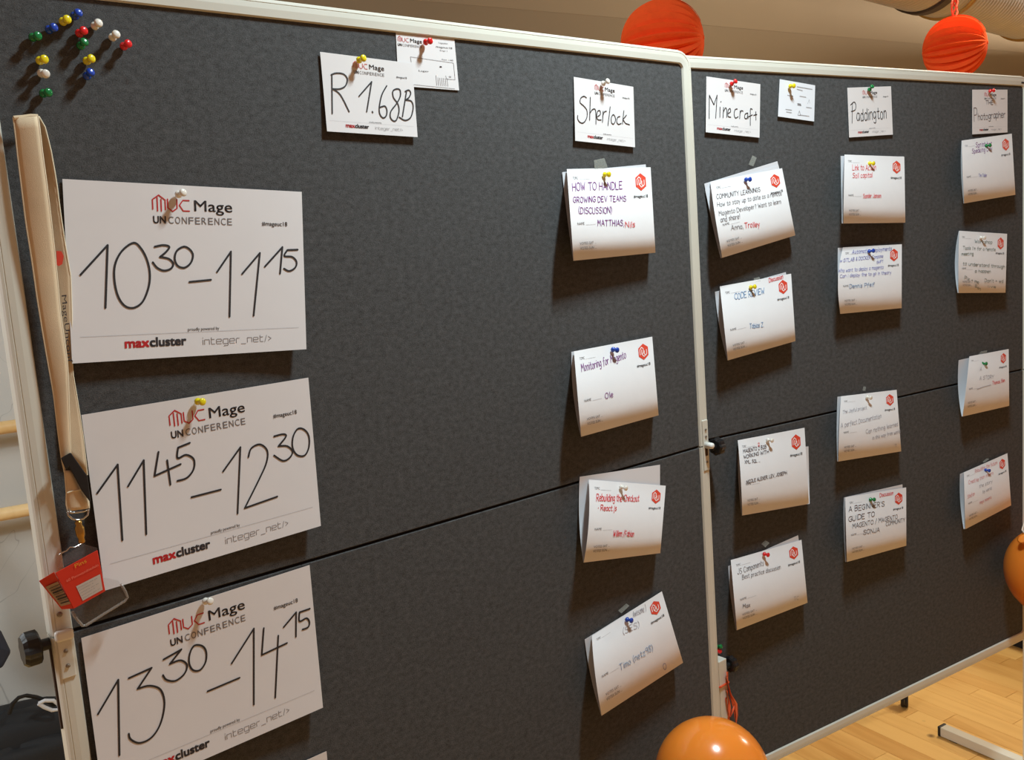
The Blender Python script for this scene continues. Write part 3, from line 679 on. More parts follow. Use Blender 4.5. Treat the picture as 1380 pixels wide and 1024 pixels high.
# --- room cards (A6)
RC = 'room name cards along the top'
sr = sign('room_card', [(68, 240), (815, 334), (860, 932), (125, 885)], C4, A6, 1, curl(.28, .35), 'white card with room number R 1.68B handwritten in black', 'card', RC,
 [[(165, 430), (168, 740)], ['~', (160, 425), (200, 412), (260, 420), (290, 460), (275, 515), (230, 540), (172, 540)], ['~', (172, 540), (235, 590), (305, 725)],
  [(385, 600), (488, 482), (448, 725)], [(493, 724), (497, 732)], ['~', (610, 515), (570, 590), (550, 690), (555, 745), (580, 775), (605, 760), (612, 715), (595, 680), (555, 690)],
  ['~', (718, 550), (690, 540), (660, 560), (665, 610), (700, 660), (710, 720), (690, 790), (665, 800), (640, 770), (645, 720), (690, 660), (720, 600), (718, 550)],
  [(770, 565), (738, 765)], ['~', (760, 560), (790, 550), (805, 575), (790, 610), (765, 630)], ['~', (765, 630), (810, 640), (825, 690), (805, 770), (760, 795), (712, 770)]], mw=.19)
# plan card behind it
s = Sheet([(683, 85), (1158, 140), (1197, 553), (705, 515)], (9.6, 8.0), 1, curl(.1, .1), crop=C4)
t = thing('plan_card', s.pt(.5, .03), 'small white card with a pale floor plan, tucked behind the R 1.68B card', 'card')
s.build('paper_sheet', PAPERS, t, 8, 8)
k = Ink(s, .05); header(k, 9.6, 8.0, .025, -.02, 1.2, False)
k.text('Lageplan', 6.9, 8.4, .9, .22, 'g'); k.text('mageuc18', 6.4, 9.1, 1.6, .28, 'b'); k.text('Etage 1', 7.0, 8.2, 2.1, .2, 'g'); k.text('Raum 1.68B', 7.2, 9.1, 3.5, .2, 'g'); k.text('Lager', 3.3, 4.9, 5.6, .24, 'b')
for Pp in ([(2.2, 4.3), (2.1, 3.5), (9.1, 3.8), (9.1, 6.4), (7.7, 6.4), (7.6, 5.9)], [(.3, 7.6), (8.9, 7.8)], [(6.0, 6.0), (6.0, 7.5)]): k.ribbon(Pp, .05, 'g')
for i in range(6): k.ribbon([(6.3+i*.3, 6.3), (6.3+i*.3, 7.5)], .05, 'g')
k.ribbon([(6.8, 4.6), (7.0, 4.6)], .2, 'b'); k.ribbon([(8.2, 6.0), (8.4, 6.0)], .2, 'l'); k.build('printed_plan', t)
C5, C6, C7, C8 = (740, 90, 8.531), (940, 90, 8.118), (1120, 110, 5.118), (1280, 110, 6.023)
sign('room_card', [(283, 115), (968, 230), (988, 925), (300, 850)], C5, A6, 1, curl(.2, .4), 'white card with Sherlock handwritten, at the left board\'s upper right', 'card', RC,
 [['~', (430, 355), (400, 338), (365, 360), (358, 410), (400, 450), (435, 500), (435, 580), (400, 640), (360, 640), (330, 600), (330, 560)],
  [(475, 350), (467, 612)], ['~', (467, 540), (500, 490), (535, 500), (540, 655)], ['~', (560, 570), (590, 545), (585, 505), (560, 510), (548, 560), (560, 605), (600, 610)],
  [(622, 510), (615, 635)], ['~', (617, 570), (635, 520), (660, 510)], [(703, 460), (678, 672)], ['~', (735, 550), (715, 590), (720, 645), (745, 655), (765, 610), (755, 565), (735, 550)],
  ['~', (815, 570), (790, 580), (778, 625), (795, 660), (830, 650)], [(860, 505), (845, 655)], [(890, 555), (850, 605), (880, 650), (925, 665)]], mw=.17)
sign('room_card', [(97, 105), (687, 190), (678, 775), (90, 715)], C6, A6, 2, curl(.2, .4), 'white card with Minecraft handwritten, first on the right board', 'card', RC,
 [[(128, 565), (130, 310), (180, 415), (215, 310), (200, 560)], [(247, 440), (245, 550)], [(258, 378), (256, 384)], [(285, 445), (280, 555)], ['~', (282, 500), (305, 450), (320, 470), (320, 550)],
  ['~', (335, 510), (362, 490), (355, 455), (335, 480), (335, 540), (365, 550)], ['~', (435, 460), (410, 470), (402, 520), (415, 560), (445, 545)], [(468, 480), (462, 565)], ['~', (463, 520), (480, 480), (498, 485)],
  ['~', (545, 505), (520, 520), (518, 560), (540, 565), (550, 530)], [(550, 505), (553, 565)], ['~', (600, 465), (580, 460), (578, 520), (578, 640)], [(560, 545), (600, 525)], [(638, 490), (640, 580)], [(615, 530), (650, 520)]], mw=.18)
sign('room_card', [(112, 42), (413, 32), (426, 365), (125, 385)], C7, A6, 2, curl(.2, .3), 'white card with Paddington handwritten on the right board', 'card', RC,
 [[(148, 145), (145, 285)], ['~', (135, 160), (160, 140), (172, 165), (165, 195), (140, 205)]], mw=.17, hands=[('addington', (178, 268), (383, 255), 80, 'k', C7, .17, .02)])
sign('room_card', [(182, 65), (468, 65), (468, 412), (182, 428)], C8, A6, 2, curl(.2, .2), 'white card reading The Photographer, last at the right edge', 'card', RC,
 [], hands=[('THE', (292, 185), (352, 185), 32, 'D', C8, .12, .02), ('P', (198, 325), (222, 322), 110, 'D', C8, .14, .02), ('hotographer', (230, 312), (450, 290), 55, 'D', C8, .14, .02)])
s = Sheet([(900, 135), (1287, 203), (1275, 598), (880, 543)], (9.4, 7.3), 2, curl(.2, .3), crop=C6)
t = thing('plan_card', s.pt(.5, .05), 'small pale plan card right of the Minecraft card', 'card'); s.build('paper_sheet', PAPERB, t, 8, 8)
k = Ink(s, .05)
for a in ([(4.6, .9), (8.6, .9)], [(4.6, 1.4), (6.0, 1.5)], [(2.2, 2.9), (3.6, 2.9)], [(5.4, 2.7), (7, 2.7)], [(1.9, 5.7), (3.4, 5.7)], [(2.1, 6.2), (3.4, 6.2)], [(7.2, 4.7), (8.6, 4.7)], [(5.6, 6.4), (8.0, 6.4)]): k.ribbon(a, .16, 'l')
for a in ([(4.9, 4.5), (5.8, 4.5)], [(4.9, 4.25), (5.7, 4.25)]): k.ribbon(a, .16, 'g')
k.ribbon([(5.1, 6.5), (5.4, 5.6), (5.8, 6.5), (5.1, 6.5)], .07, 'g'); k.ribbon([(7.5, 4.0), (7.9, 3.1), (8.1, 3.8)], .06, 'l'); k.build('printed_plan', t)

# --- folded topic cards (A5)
def topic(front, back, crop, b, label, lines, fb=0, bb=0, bot=2.7, tape=None, extra=None, bulge=1.2, ul=()):
    P = lambda q: q
    foff = lambda u, v: .5+(bot*1.35*math.sin(min(v/.86, 1)*math.pi/2)**1.15-(bot*.45*((v-.80)/.20)**2 if v > .80 else 0))*(1-.2*u)+.7*bulge*(1-u)**3*(1-v)*v*4*.6
    boff = lambda u, v: .2+(bot*.9+.3)*(v**3)*(1-.2*u)
    eoff = lambda u, v: .38+(bot-.5)*(v**1.6)*(1-.25*u)
    s = Sheet(front, A5, b, foff, fb, crop)
    t = thing('topic_card', s.pt(.5, .03), label, 'card', 'folded topic cards under the room cards')
    s.build('front_sheet', PAPER, t, 16, 16)
    Sheet(back, A5, b, boff, bb, crop).build('back_sheet', PAPERB, t, 12, 12)
    if extra: Sheet(extra, A5, b, eoff, bb*.5, crop).build('middle_sheet', PAPERB, t, 12, 12)
    k = Ink(s, .07); topic_form(k, *A5); k.build('printed_text', t)
    k = Ink(s, .10)
    for ln in lines: 
        k.hand(ln[0], ln[1], ln[2], ln[3]*.92, ln[4], crop, .74*ln[5] if len(ln) > 5 else .12)
    for P_, c in ul: k.px(P_, .12, c, crop)
    k.build('handwriting', t)
    if tape:
        T = Sheet(tape, (2, 3), b, lambda u, v: .14+.5*v, 0, crop); T.build('tape_strip', TAPE, t, 3, 3)
    return s
T1 = (750, 210, 6.827)
topic([(95, 122), (865, 105), (910, 890), (157, 965)], [(52, 150), (820, 78), (905, 890), (155, 965)], T1, 1, 'topic card in purple: how to handle growing dev teams',
 [('HOW TO HANDLE', (147, 318), (605, 305), 78, 'P', .17), ('GROWING DEV TEAMS', (155, 430), (640, 415), 56, 'P', .16), ('(DISCUSSION)', (205, 530), (508, 525), 62, 'P', .15),
  ('MATTHIAS,', (380, 640), (622, 640), 56, 'P', .16), ('Nils', (635, 658), (722, 655), 55, 'R', .16)], 0, -6, tape=[(345, 40), (440, 20), (470, 105), (350, 125)])
T2 = (750, 440, 6.4)
topic([(150, 214), (825, 87), (880, 765), (212, 950)], [(128, 218), (824, 88), (878, 765), (210, 950)], T2, 1, 'topic card with purple note on monitoring, above the hinge line',
 [('Monitoring for Magento', (218, 392), (600, 272), 72, 'P', .14), ('Ole', (422, 622), (488, 603), 52, 'P', .15)], 0, -24, bulge=1.4)
T3 = (770, 620, 6.827)
topic([(160, 178), (868, 235), (818, 855), (113, 942)], [(77, 153), (815, 42), (815, 855), (111, 942)], T3, 1, 'topic card in red: rebuilding the checkout, hanging across the hinge line',
 [('Rebuilding the Checkout', (217, 375), (620, 380), 72, 'R', .17), ('· React.js', (225, 462), (405, 465), 55, 'R', .17), ('Willem /Fabian', (375, 700), (570, 700), 58, 'R', .16)], 24, -22, bulge=1.5)
T4 = (780, 780, 5.387)
topic([(95, 412), (603, 90), (757, 608), (165, 993)], [(43, 440), (600, 93), (750, 610), (163, 993)], T4, 1, 'strongly tilted topic card, lowest on the left board above the balloon',
 [('Awesome )', (395, 280), (490, 230), 50, 'F', .12), ('(SES)', (325, 405), (440, 350), 50, 'F', .14), ('Timo (netz98)', (305, 665), (540, 518), 50, 'B', .14), ('O', (618, 662), (640, 650), 50, 'V', .12)], -10, -14, tape=[(285, 230), (345, 178), (368, 195), (310, 250)])
T5 = (940, 205, 6.829)
topic([(118, 272), (778, 148), (900, 765), (228, 972)], [(62, 290), (735, 83), (892, 768), (213, 975)], T5, 2, 'thick stacked topic card with four dark lines and a red word, under Minecraft',
 [('COMMUNITY LEARNINGS', (182, 432), (580, 360), 46, 'D', .13), ('How to stay up to date as a remote', (190, 505), (775, 395), 46, 'D', .11), ('Magento Developer? Want to learn', (205, 585), (770, 470), 46, 'D', .11),
  ('and share!', (220, 645), (395, 608), 48, 'D', .12), ('Anna,', (315, 715), (425, 700), 46, 'D', .12), ('Trolley', (437, 700), (575, 682), 52, 'R', .16)], -6, -8,
 tape=[(470, 115), (505, 30), (545, 50), (515, 130)], extra=[(70, 345), (745, 120), (896, 767), (218, 974)])
T6 = (950, 355, 7.064)
topic([(142, 218), (820, 97), (862, 738), (218, 922)], [(95, 270), (770, 82), (858, 740), (215, 922)], T6, 2, 'topic card with blue note on code review, left column of the right board',
 [('Discussion', (612, 180), (745, 140), 42, 'R', .16), ('CODE REVIEW', (285, 345), (565, 285), 62, 'B', .18), ('Tobias Z.', (425, 618), (560, 600), 48, 'B', .16)], 0, -18, tape=[(465, 140), (520, 128), (530, 165), (470, 180)])
T7 = (980, 570, 7.877)
topic([(112, 183), (820, 50), (868, 855), (160, 980)], [(115, 300), (862, 248), (875, 858), (156, 982)], T7, 2, 'topic card in small dark capitals with a lone red numeral, just below hinge line',
 [('2', (325, 245), (345, 240), 36, 'R', .13), ('MAGENTO 2 B2B', (168, 318), (415, 268), 40, 'D', .14), ('WORKING WITH', (172, 378), (440, 318), 40, 'D', .14), ('XML, SQL ...', (182, 430), (345, 412), 36, 'D', .13),
  ('NICOLE ALEXER, LEV, JOSEPH', (200, 642), (632, 540), 36, 'D', .14)], 8, -14)
T8 = (970, 715, 7.315)
topic([(108, 290), (805, 90), (865, 710), (170, 980)], [(82, 350), (772, 45), (858, 712), (162, 982)], T8, 2, 'topic card reading JS components, lowest in the left column of the right board',
 [('JS Components', (178, 432), (435, 342), 60, 'D', .12), ('Best practice discussion', (222, 480), (600, 375), 46, 'D', .11), ('Max', (228, 765), (300, 750), 42, 'D', .13), ('TC', (730, 690), (780, 680), 40, 'F', .10)], 0, -12, tape=[(410, 130), (450, 95), (490, 120), (450, 165)])
T9 = (1120, 110, 5.118)
topic([(92, 503), (505, 518), (512, 972), (85, 978)], [(66, 512), (500, 516), (508, 973), (74, 978)], T9, 2, 'topic card with two red lines, directly under the Paddington card',
 [('Link to Action', (148, 612), (310, 607), 42, 'R', .16), ('Soll capital', (150, 665), (285, 657), 36, 'R', .16), ('Sander Janson', (222, 803), (345, 798), 30, 'R', .15)])
T10 = (1120, 320, 9.309)
topic([(150, 124), (887, 85), (885, 885), (118, 958)], [(85, 130), (884, 86), (880, 885), (112, 958)], T10, 2, 'topic card crowded with violet-blue handwriting, second under Paddington',
 [('Automation deployments', (275, 205), (760, 160), 52, 'V', .16), ('w GITLAB & DOCKER Compose', (145, 312), (655, 250), 46, 'V', .14), ('SWIFT', (580, 328), (660, 312), 36, 'V', .13), ('Who want to deploy a magento', (135, 438), (660, 390), 48, 'V', .13),
  ('Can i deploy the to go in theory', (155, 505), (755, 455), 44, 'V', .13), ('Dennis Pfeif', (262, 635), (552, 610), 52, 'B', .16)], -46, -12, bot=2.4)
T11 = (1120, 520, 9.309)
topic([(125, 130), (822, 48), (880, 820), (92, 948)], [(80, 136), (820, 50), (872, 820), (78, 948)], T11, 2, 'topic card with pale grey script, covering the hinge line under Paddington',
 [('The Joyful project', (150, 350), (450, 288), 46, 'F', .13), ('A perfect Documentation', (130, 525), (632, 400), 62, 'F', .14), ('Can nothing learned', (440, 600), (840, 500), 55, 'F', .13), ('in this way from world', (522, 672), (868, 588), 46, 'F', .13),
  ('T', (800, 770), (830, 765), 40, 'F', .1)], -6, -8, tape=[(395, 60), (405, 5), (440, 10), (430, 60)])
T12 = (1120, 645, 8.533)
topic([(162, 213), (863, 100), (865, 770), (182, 957)], [(147, 216), (820, 65), (860, 770), (165, 957)], T12, 2, 'topic card: a beginner\'s guide, in dark capitals, lowest of the Paddington column',
 [("A BEGINNER'S", (205, 382), (612, 312), 64, 'D', .18), ('GUIDE TO', (202, 492), (500, 432), 62, 'D', .18), ('MAGENTO / MAGENTO', (248, 572), (765, 458), 56, 'D', .15), ('COMMUNITY', (632, 542), (850, 492), 50, 'D', .15), ('SONJA', (372, 642), (560, 608), 56, 'D', .16),
  ('Discussion', (560, 212), (715, 180), 44, 'R', .16)], 0, -10)
topic([(97, 478), (503, 422), (532, 918), (117, 988)], [(96, 480), (502, 423), (530, 918), (112, 988)], C8, 2, 'wavy topic card with two purple lines, touching The Photographer card',
 [('Sprint bot', (212, 532), (342, 522), 42, 'P', .16), ('Speaking Day', (182, 582), (345, 558), 38, 'P', .15), ('Tim Toller', (236, 770), (302, 772), 26, 'V', .14)], -3, -12)
T14 = (1275, 300, 9.309)
topic([(165, 102), (765, 140), (745, 878), (157, 882)], [(160, 104), (762, 141), (742, 878), (146, 882)], T14, 2, 'topic card crowded with grey-green script, second in the right-edge column',
 [('Workshop', (362, 255), (580, 262), 44, 'G', .16), ("Tools I'm for a remote", (215, 335), (620, 355), 44, 'G', .14), ('meeting', (200, 412), (345, 405), 42, 'G', .15), ('to understand through', (217, 532), (735, 572), 46, 'G', .15),
  ('a happen', (365, 625), (560, 628), 42, 'G', .15), ('Pix + me', (235, 712), (410, 768), 48, 'G', .15), ("Don't + wd", (485, 745), (715, 755), 46, 'G', .14), ('Ben', (365, 810), (430, 850), 40, 'G', .13), ('live', (525, 815), (625, 820), 30, 'G', .12)], -6, -42, bot=2.3)
T15 = (1280, 460, 9.309)
topic([(245, 188), (738, 95), (745, 808), (160, 942)], [(112, 235), (735, 97), (740, 808), (150, 942)], T15, 2, 'topic card standing wide open at its left side, above the hinge line at right edge',
 [('A', (375, 370), (400, 365), 50, 'F', .13), ('A STORY', (372, 485), (550, 465), 50, 'F', .15), ('Thomas, Ben', (532, 542), (692, 505), 44, 'R', .15)], 4, -26, ul=[([(340, 600), (420, 570), (515, 545)], 'F')], tape=[(345, 175), (390, 125), (470, 110), (460, 150)])
T16 = (1280, 600, 8.533)
topic([(162, 312), (662, 90), (705, 690), (178, 965)], [(117, 330), (660, 92), (700, 692), (160, 965)], T16, 2, 'tilted topic card with faint red script, lowest in the right-edge column',
 [('Rebuilding the future', (290, 318), (545, 212), 44, 'f', .15), ('Creative', (215, 450), (330, 408), 48, 'f', .16), ('than others', (345, 400), (500, 330), 40, 'f', .14), ('the story', (340, 490), (490, 430), 42, 'F', .14), ('by world', (380, 550), (480, 505), 36, 'F', .13),
  ('Stefan', (205, 612), (285, 570), 44, 'f', .14), ('magic moments', (345, 675), (480, 608), 36, 'f', .12)], 0, -18, tape=[(375, 190), (425, 150), (455, 155), (400, 200)])

# ------------------------------------------------------------------ pushpins
def pin(c, colpx, headpx, b, off, label, group, crop=None, ref=None):
    if crop: x0, y0, k = crop; colpx = (x0+colpx[0]/k, y0+colpx[1]/k); headpx = (x0+headpx[0]/k, y0+headpx[1]/k)
    A = Vector(wm(onb(colpx, off+.62, b))); Hd = Vector(wm(onb(headpx, off+1.62, b)))
    nb = Vector((0, -1, 0)) if b == 1 else Vector((-N2[0], -N2[1], 0))
    ax = (Hd-A).normalized()
    if ax.dot(nb) < .80: ax = (nb*.80+(ax-nb*ax.dot(nb)).normalized()*.6).normalized()
    base = A-ax*.0062/ max(ax.dot(nb), .5)
    t = thing('pushpin', base, label, 'pushpin', group)
    m = MB(); m.lathe(base-ax*.0035, base+ax*.004, [(0, .0001), (.002, .0004), (.008, .0005)], 8); m.build('needle', NEEDLE, t)
    m = MB()
    m.lathe(base+ax*.002, base+ax*.02, [(0, .0016), (.0008, .0036), (.002, .0046), (.0036, .0047), (.0048, .0041), (.0058, .0030), (.0074, .0024), (.0092, .0026), (.0102, .0034), (.0112, .0044), (.0124, .0049), (.0138, .0047), (.0148, .0036), (.0153, .0018)], 20)
    m.build('grip', PINM[c], t, smooth=True)
    return t
PC = (0, 0, 5.6875)
LP = [('blue', (575, 120), (605, 95), 'blue pushpin, highest of the loose pins'), ('yellow', (487, 163), (520, 145), 'yellow pushpin just left of the highest blue pin'), ('blue', (382, 225), (420, 207), 'blue pushpin between the yellow and the green loose pins'),
 ('green', (257, 285), (297, 274), 'green pushpin, leftmost of the loose pins'), ('red', (612, 252), (650, 230), 'red pushpin above a green one in the cluster\'s middle'), ('green', (622, 347), (652, 315), 'green pushpin directly under the middle red one'),
 ('white', (730, 196), (760, 172), 'white pushpin right of the highest blue pin'), ('white', (866, 283), (895, 258), 'white pushpin beside the rightmost red one'), ('red', (953, 352), (988, 330), 'red pushpin, rightmost of the loose pins'),
 ('yellow', (310, 463), (345, 452), 'yellow pushpin above the white pin at left'), ('yellow', (670, 465), (708, 445), 'yellow pushpin above the lower right blue pin'), ('blue', (670, 578), (700, 547), 'blue pushpin, lowest at the right of the cluster'),
 ('white', (322, 562), (356, 567), 'white pushpin between yellow and green at left'), ('green', (338, 715), (378, 708), 'green pushpin, lowest of the loose pins, above the lanyard')]
for c, a, h, lb in LP: pin(c, a, h, 1, 0, lb, 'loose pushpins in the upper left corner', PC)
CP = [('white', (241.5, 261.5), (248, 259), 1, .3, 'white pushpin holding the topmost time sign'), ('yellow', (267.5, 541), (274, 541.5), 1, .3, 'yellow pushpin holding the middle time sign'), ('white', (278, 810), (284.5, 810), 1, .3, 'white pushpin holding the time sign below the hinge line'),
 ('yellow', (484.8, 80.6), (490.6, 78.1), 1, .35, 'yellow pushpin holding the R 1.68B card'), ('red', (574.7, 56.5), (580.5, 55), 1, .2, 'red pushpin holding the plan card on the left board'), ('white', (814, 112), (820.3, 108.8), 1, .3, 'white pushpin holding the Sherlock card'),
 ('yellow', (815.8, 235.3), (821.3, 235), 1, .9, 'yellow pushpin in the purple growing teams card'), ('blue', (827, 471), (832.5, 471.8), 1, .9, 'blue pushpin in the monitoring card'), ('white', (838.5, 656.5), (844.5, 658), 1, .9, 'white pushpin in the red checkout card'),
 ('blue', (846, 835), (851.8, 836.3), 1, .9, 'blue pushpin in the strongly tilted card above the balloon'), ('red', (987, 112.5), (992.8, 108.5), 2, .3, 'red pushpin holding the Minecraft card'), ('yellow', (1065.9, 116), (1070.5, 115.6), 2, .3, 'yellow pushpin holding the small plan card'),
 ('blue', (1006.2, 242), (1011.5, 241.6), 2, .9, 'blue pushpin in the thick stacked card under Minecraft'), ('yellow', (1012.7, 387), (1018.2, 386), 2, .9, 'yellow pushpin in the code review card'), ('white', (1035.9, 592.8), (1041.2, 593.5), 2, .9, 'white pushpin in the small capitals card below hinge line'),
 ('red', (1030.8, 746.7), (1035.8, 747.8), 2, .9, 'red pushpin in the JS components card'), ('green', (1172.8, 119.6), (1177.2, 114.3), 2, .3, 'green pushpin holding the Paddington card'), ('yellow', (1172.8, 220), (1178, 220.3), 2, .9, 'yellow pushpin in the card with two red lines'),
 ('blue', (1172.3, 338.5), (1178, 337.7), 2, .9, 'blue pushpin in the violet-blue card'), ('white', (1169.4, 535), (1174.2, 536), 2, .9, 'white pushpin in the pale grey script card'), ('green', (1174, 673), (1179, 673.2), 2, .9, 'green pushpin in the beginner\'s guide card'),
 ('red', (1335, 122.5), (1340, 121.6), 2, .3, 'red pushpin holding The Photographer card'), ('green', (1329.8, 196.3), (1335.3, 195.6), 2, .9, 'green pushpin in the wavy purple-lined card'), ('white', (1322.8, 320), (1327.5, 320.3), 2, .9, 'white pushpin in the grey-green script card'),
 ('green', (1324.6, 490), (1330, 490), 2, .9, 'green pushpin in the card that stands wide open'), ('blue', (1329.2, 633.4), (1334, 634.2), 2, .9, 'blue pushpin in the faint red script card'),
 ('green', (967.5, 871.5), (972.5, 871), 2, 0, 'green pushpin beside the middle post, above its knob'), ('red', (968.5, 877), (970.5, 878), 2, 0, 'red pushpin right under the green one at the middle post')]
for c, a, h, b, off, lb in CP: pin(c, a, h, b, off, lb, 'pushpins holding cards' if off else None)

# ------------------------------------------------------------------ lanyard and pushpin pack on the left board
t = thing('lanyard', wm(onb((35, 158), 1, 1)), 'cream cotton lanyard hanging down the left board\'s left side', 'lanyard')
def band(name, L, R, offL, offR, mt, edge=True, bow=0):
    L = np.array(L, float); R = np.array(R, float); n = len(L); V = []; Fc = []; k = 5
    for i in range(n):
        for j in range(k+1):
            u = j/k; p = L[i]*(1-u)+R[i]*u; o_ = offL(i/(n-1))*(1-u)+offR(i/(n-1))*u+bow*4*u*(1-u)
            V.append(wm(onb(p, o_, 1)))
    Fc = [(i*(k+1)+j, (i+1)*(k+1)+j, (i+1)*(k+1)+j+1, i*(k+1)+j+1) for i in range(n-1) for j in range(k)]
    o = mesh(name, V, Fc, mt, t, smooth=True); so = o.modifiers.new('thickness', 'SOLIDIFY'); so.thickness = .0012; so.offset = 0
    if edge:
        for side in (0, k):
            m = MB(); m.tube([V[i*(k+1)+side] for i in range(n)], .00085, 6); m.build('woven_edge', CANVASE, o)
    return o
def resamp(P, n=30):
    P = np.array(P, float); s = np.r_[0, np.cumsum(np.linalg.norm(np.diff(P, axis=0), axis=1))]; q = np.linspace(0, s[-1], n)
    return np.c_[np.interp(q, s, P[:, 0]), np.interp(q, s, P[:, 1])]
Lf = [(18, 158.5), (21, 180), (24, 210), (29, 250), (35, 300), (43, 350), (50, 400), (58, 450), (65, 490), (72.3, 530), (78, 580), (83, 618), (87, 636)]
Rf = [(51, 156.5), (53.5, 175), (57, 205), (62.5, 245), (68, 290), (73, 335), (77, 375), (81, 420), (86, 455), (91, 490), (92.5, 535), (93.5, 575), (95, 612)]
Lb = [(48, 157.5), (50, 185), (53, 215), (56, 250), (60, 290), (66, 335), (71, 375), (76, 420), (80, 455), (84, 490), (86, 540), (88, 580), (90, 615)]
Rb = [(52, 156.5), (61, 172), (69, 205), (76, 245), (81, 285), (87, 325), (95, 372), (96.5, 420), (97, 462), (97.5, 500), (106, 550), (112, 590), (117.5, 640)]
band('back_band', resamp(Lb), resamp(Rb), lambda s: .25+.35*s, lambda s: 1.3-.8*s, CANVAS)
fb_ = band('front_band', resamp(Lf), resamp(Rf), lambda s: 1.5-.3*s+.15*math.sin(8*s), lambda s: 2.2-.7*s+.25*math.sin(9*s), CANVAS, bow=.15)
# fold over the top, where both bands meet
m = MB(); m.tube([wm(onb(q, 1.6, 1)) for q in [(18.5, 159), (30, 158), (42, 156.5), (51, 156.8)]], .0024, 8); m.build('top_fold', CANVAS, t)
# needle that carries it
# red emblem + lettering on the back band
class Strip:   # lettering along the back band's visible edge
    pass
hx = [wm(onb(q, 1.35, 1)) for q in [(76, 338), (83, 338.5), (86, 345), (84, 356), (79, 358.5), (76.5, 357)]]
mesh('red_emblem', hx, [(0, 5, 4, 3, 2, 1)], HEXR, t)
def vtext(txt, A, Dn, wd_px, off, mt, name):
    """letters running down the webbing: A top pixel, Dn bottom pixel, height across = wd_px"""
    V, T, w_, cap = glyphs(txt, 0.0); A = np.array(A, float); Dn = np.array(Dn, float); ax_ = Dn-A; nx = np.array([1.0, -.12])
    P = [wm(onb(A+ax_*(x/w_)+nx*(y/cap)*wd_px, off, 1)) for x, y in V]; tag(mesh(name, P, T, mt, t), kind='stuff')
vtext('MageUnconf', (83, 398), (91.5, 489), 6.5, 1.25, PBLK, 'lettering')
# sewn end, stitch, clip
band('sewn_end', resamp([(87, 634), (89.6, 664), (89, 678), (91.5, 689)], 12), resamp([(98, 634), (110, 660), (120, 676), (120, 685)], 12), lambda s: 1.5, lambda s: 1.5, CANVAS, bow=.35)
m = MB(); m.tube([wm(onb(q, 1.9, 1)) for q in [(90.5, 664), (98, 661.5), (110, 660)]], .0008, 6); m.build('stitch_line', CANVASE, t)
Pk = [(81.8, 617), (95.2, 609.5), (118, 641.5), (122.5, 678), (110, 661), (93, 629), (88.5, 632.5)]
V = [wm(onb(q, 2.35, 1)) for q in Pk]+[wm(onb(q, 1.75, 1)) for q in Pk]; n = len(Pk)
bevel(mesh('slide_clip', V, [tuple(range(n))[::-1], tuple(range(n, 2*n))]+[(i, (i+1) % n, n+(i+1) % n, n+i) for i in range(n)], BLACKP, t), .001)
m = MB(); m.tube([wm(onb(q, 1.7, 1)) for q in [(91, 688), (92, 694), (97, 699), (104, 701), (112, 699), (118, 694), (119.5, 687), (113, 689), (104, 690.5), (96, 691), (91, 688)]], .0013, 8); m.build('ring', CHROME, t, smooth=True)
A_, B_ = Vector(wm(onb((105, 701), 1.8, 1))), Vector(wm(onb((111, 733), 1.8, 1))); Lh = (B_-A_).length
m = MB(); m.lathe(A_, B_, [(0, .002), (Lh*.08, .0042), (Lh*.2, .0034), (Lh*.3, .0052), (Lh*.6, .0050), (Lh*.75, .0034), (Lh*.9, .0040), (Lh, .002)], 16); m.build('snap_hook', BRASS, t, smooth=True)

t = thing('pushpin_pack', wm(onb((115, 780), 1.5, 1)), 'opened red and clear plastic pushpin pack clipped to the lanyard', 'package')
def slab(name, px, o1, o0, mt, bv=.0, b=1):
    n = len(px); V = [wm(onb(q, o1, b)) for q in px]+[wm(onb(q, o0, b)) for q in px]
    o = mesh(name, V, [tuple(range(n))[::-1], tuple(range(n, 2*n))]+[(i, (i+1) % n, n+(i+1) % n, n+i) for i in range(n)], mt, t)
    if bv: bevel(o, bv)
    return o
slab('card_sleeve', [(74.2, 772), (131.3, 741), (142, 796.5), (99, 820.5)], 3.2, 2.6, CARDR, .0006)
def patch(name, px, off, mt): return mesh(name, [wm(onb(q, o_, 1)) for q, o_ in zip(px, off)], [(3, 2, 1, 0)], mt, t)
o = patch('side_flap', [(52.5, 783), (72.5, 771), (98.5, 820), (83, 821)], (2.2, 3.15, 3.15, 2.2), CARDR); so = o.modifiers.new('thickness', 'SOLIDIFY'); so.thickness = .0008
patch('barcode_panel', [(61, 791), (78, 783.5), (95.5, 813.5), (82, 817)], (2.4, 3.22, 3.24, 2.4), CARDT)
m = MB()
for i in range(8):
    f0 = .12+i*.105; a = np.array([61, 791])*(1-f0)+np.array([82, 817])*f0; b_ = np.array([78, 783.5])*(1-f0)+np.array([95.5, 813.5])*f0
    w0 = .022+.02*(i % 3); a2 = a+(np.array([82, 817])-[61, 791])*w0; b2 = b_+(np.array([95.5, 813.5])-[78, 783.5])*w0
    m.add([wm(onb(a*.85+b_*.15, 2.62, 1)), wm(onb(b_, 3.3, 1)), wm(onb(b2, 3.3, 1)), wm(onb(a2*.85+b2*.15, 2.62, 1))], [(3, 2, 1, 0)])
tag(m.build('barcode', PBLK, t), kind='stuff')
patch('white_label', [(102.5, 790), (135, 773.5), (138.5, 794.5), (111.5, 809.5)], (3.24,)*4, mat('label_paper', srgb(200, 188, 178), .7))
lab = Sheet([(74.2, 772), (131.3, 741), (142, 796.5), (99, 820.5)], (6.5, 5.2), 1, lambda u, v: 3.2)
kk = Ink(lab, .08)
for pa, pb, r_ in ((.40, .62, 0),):
    kk.v += []
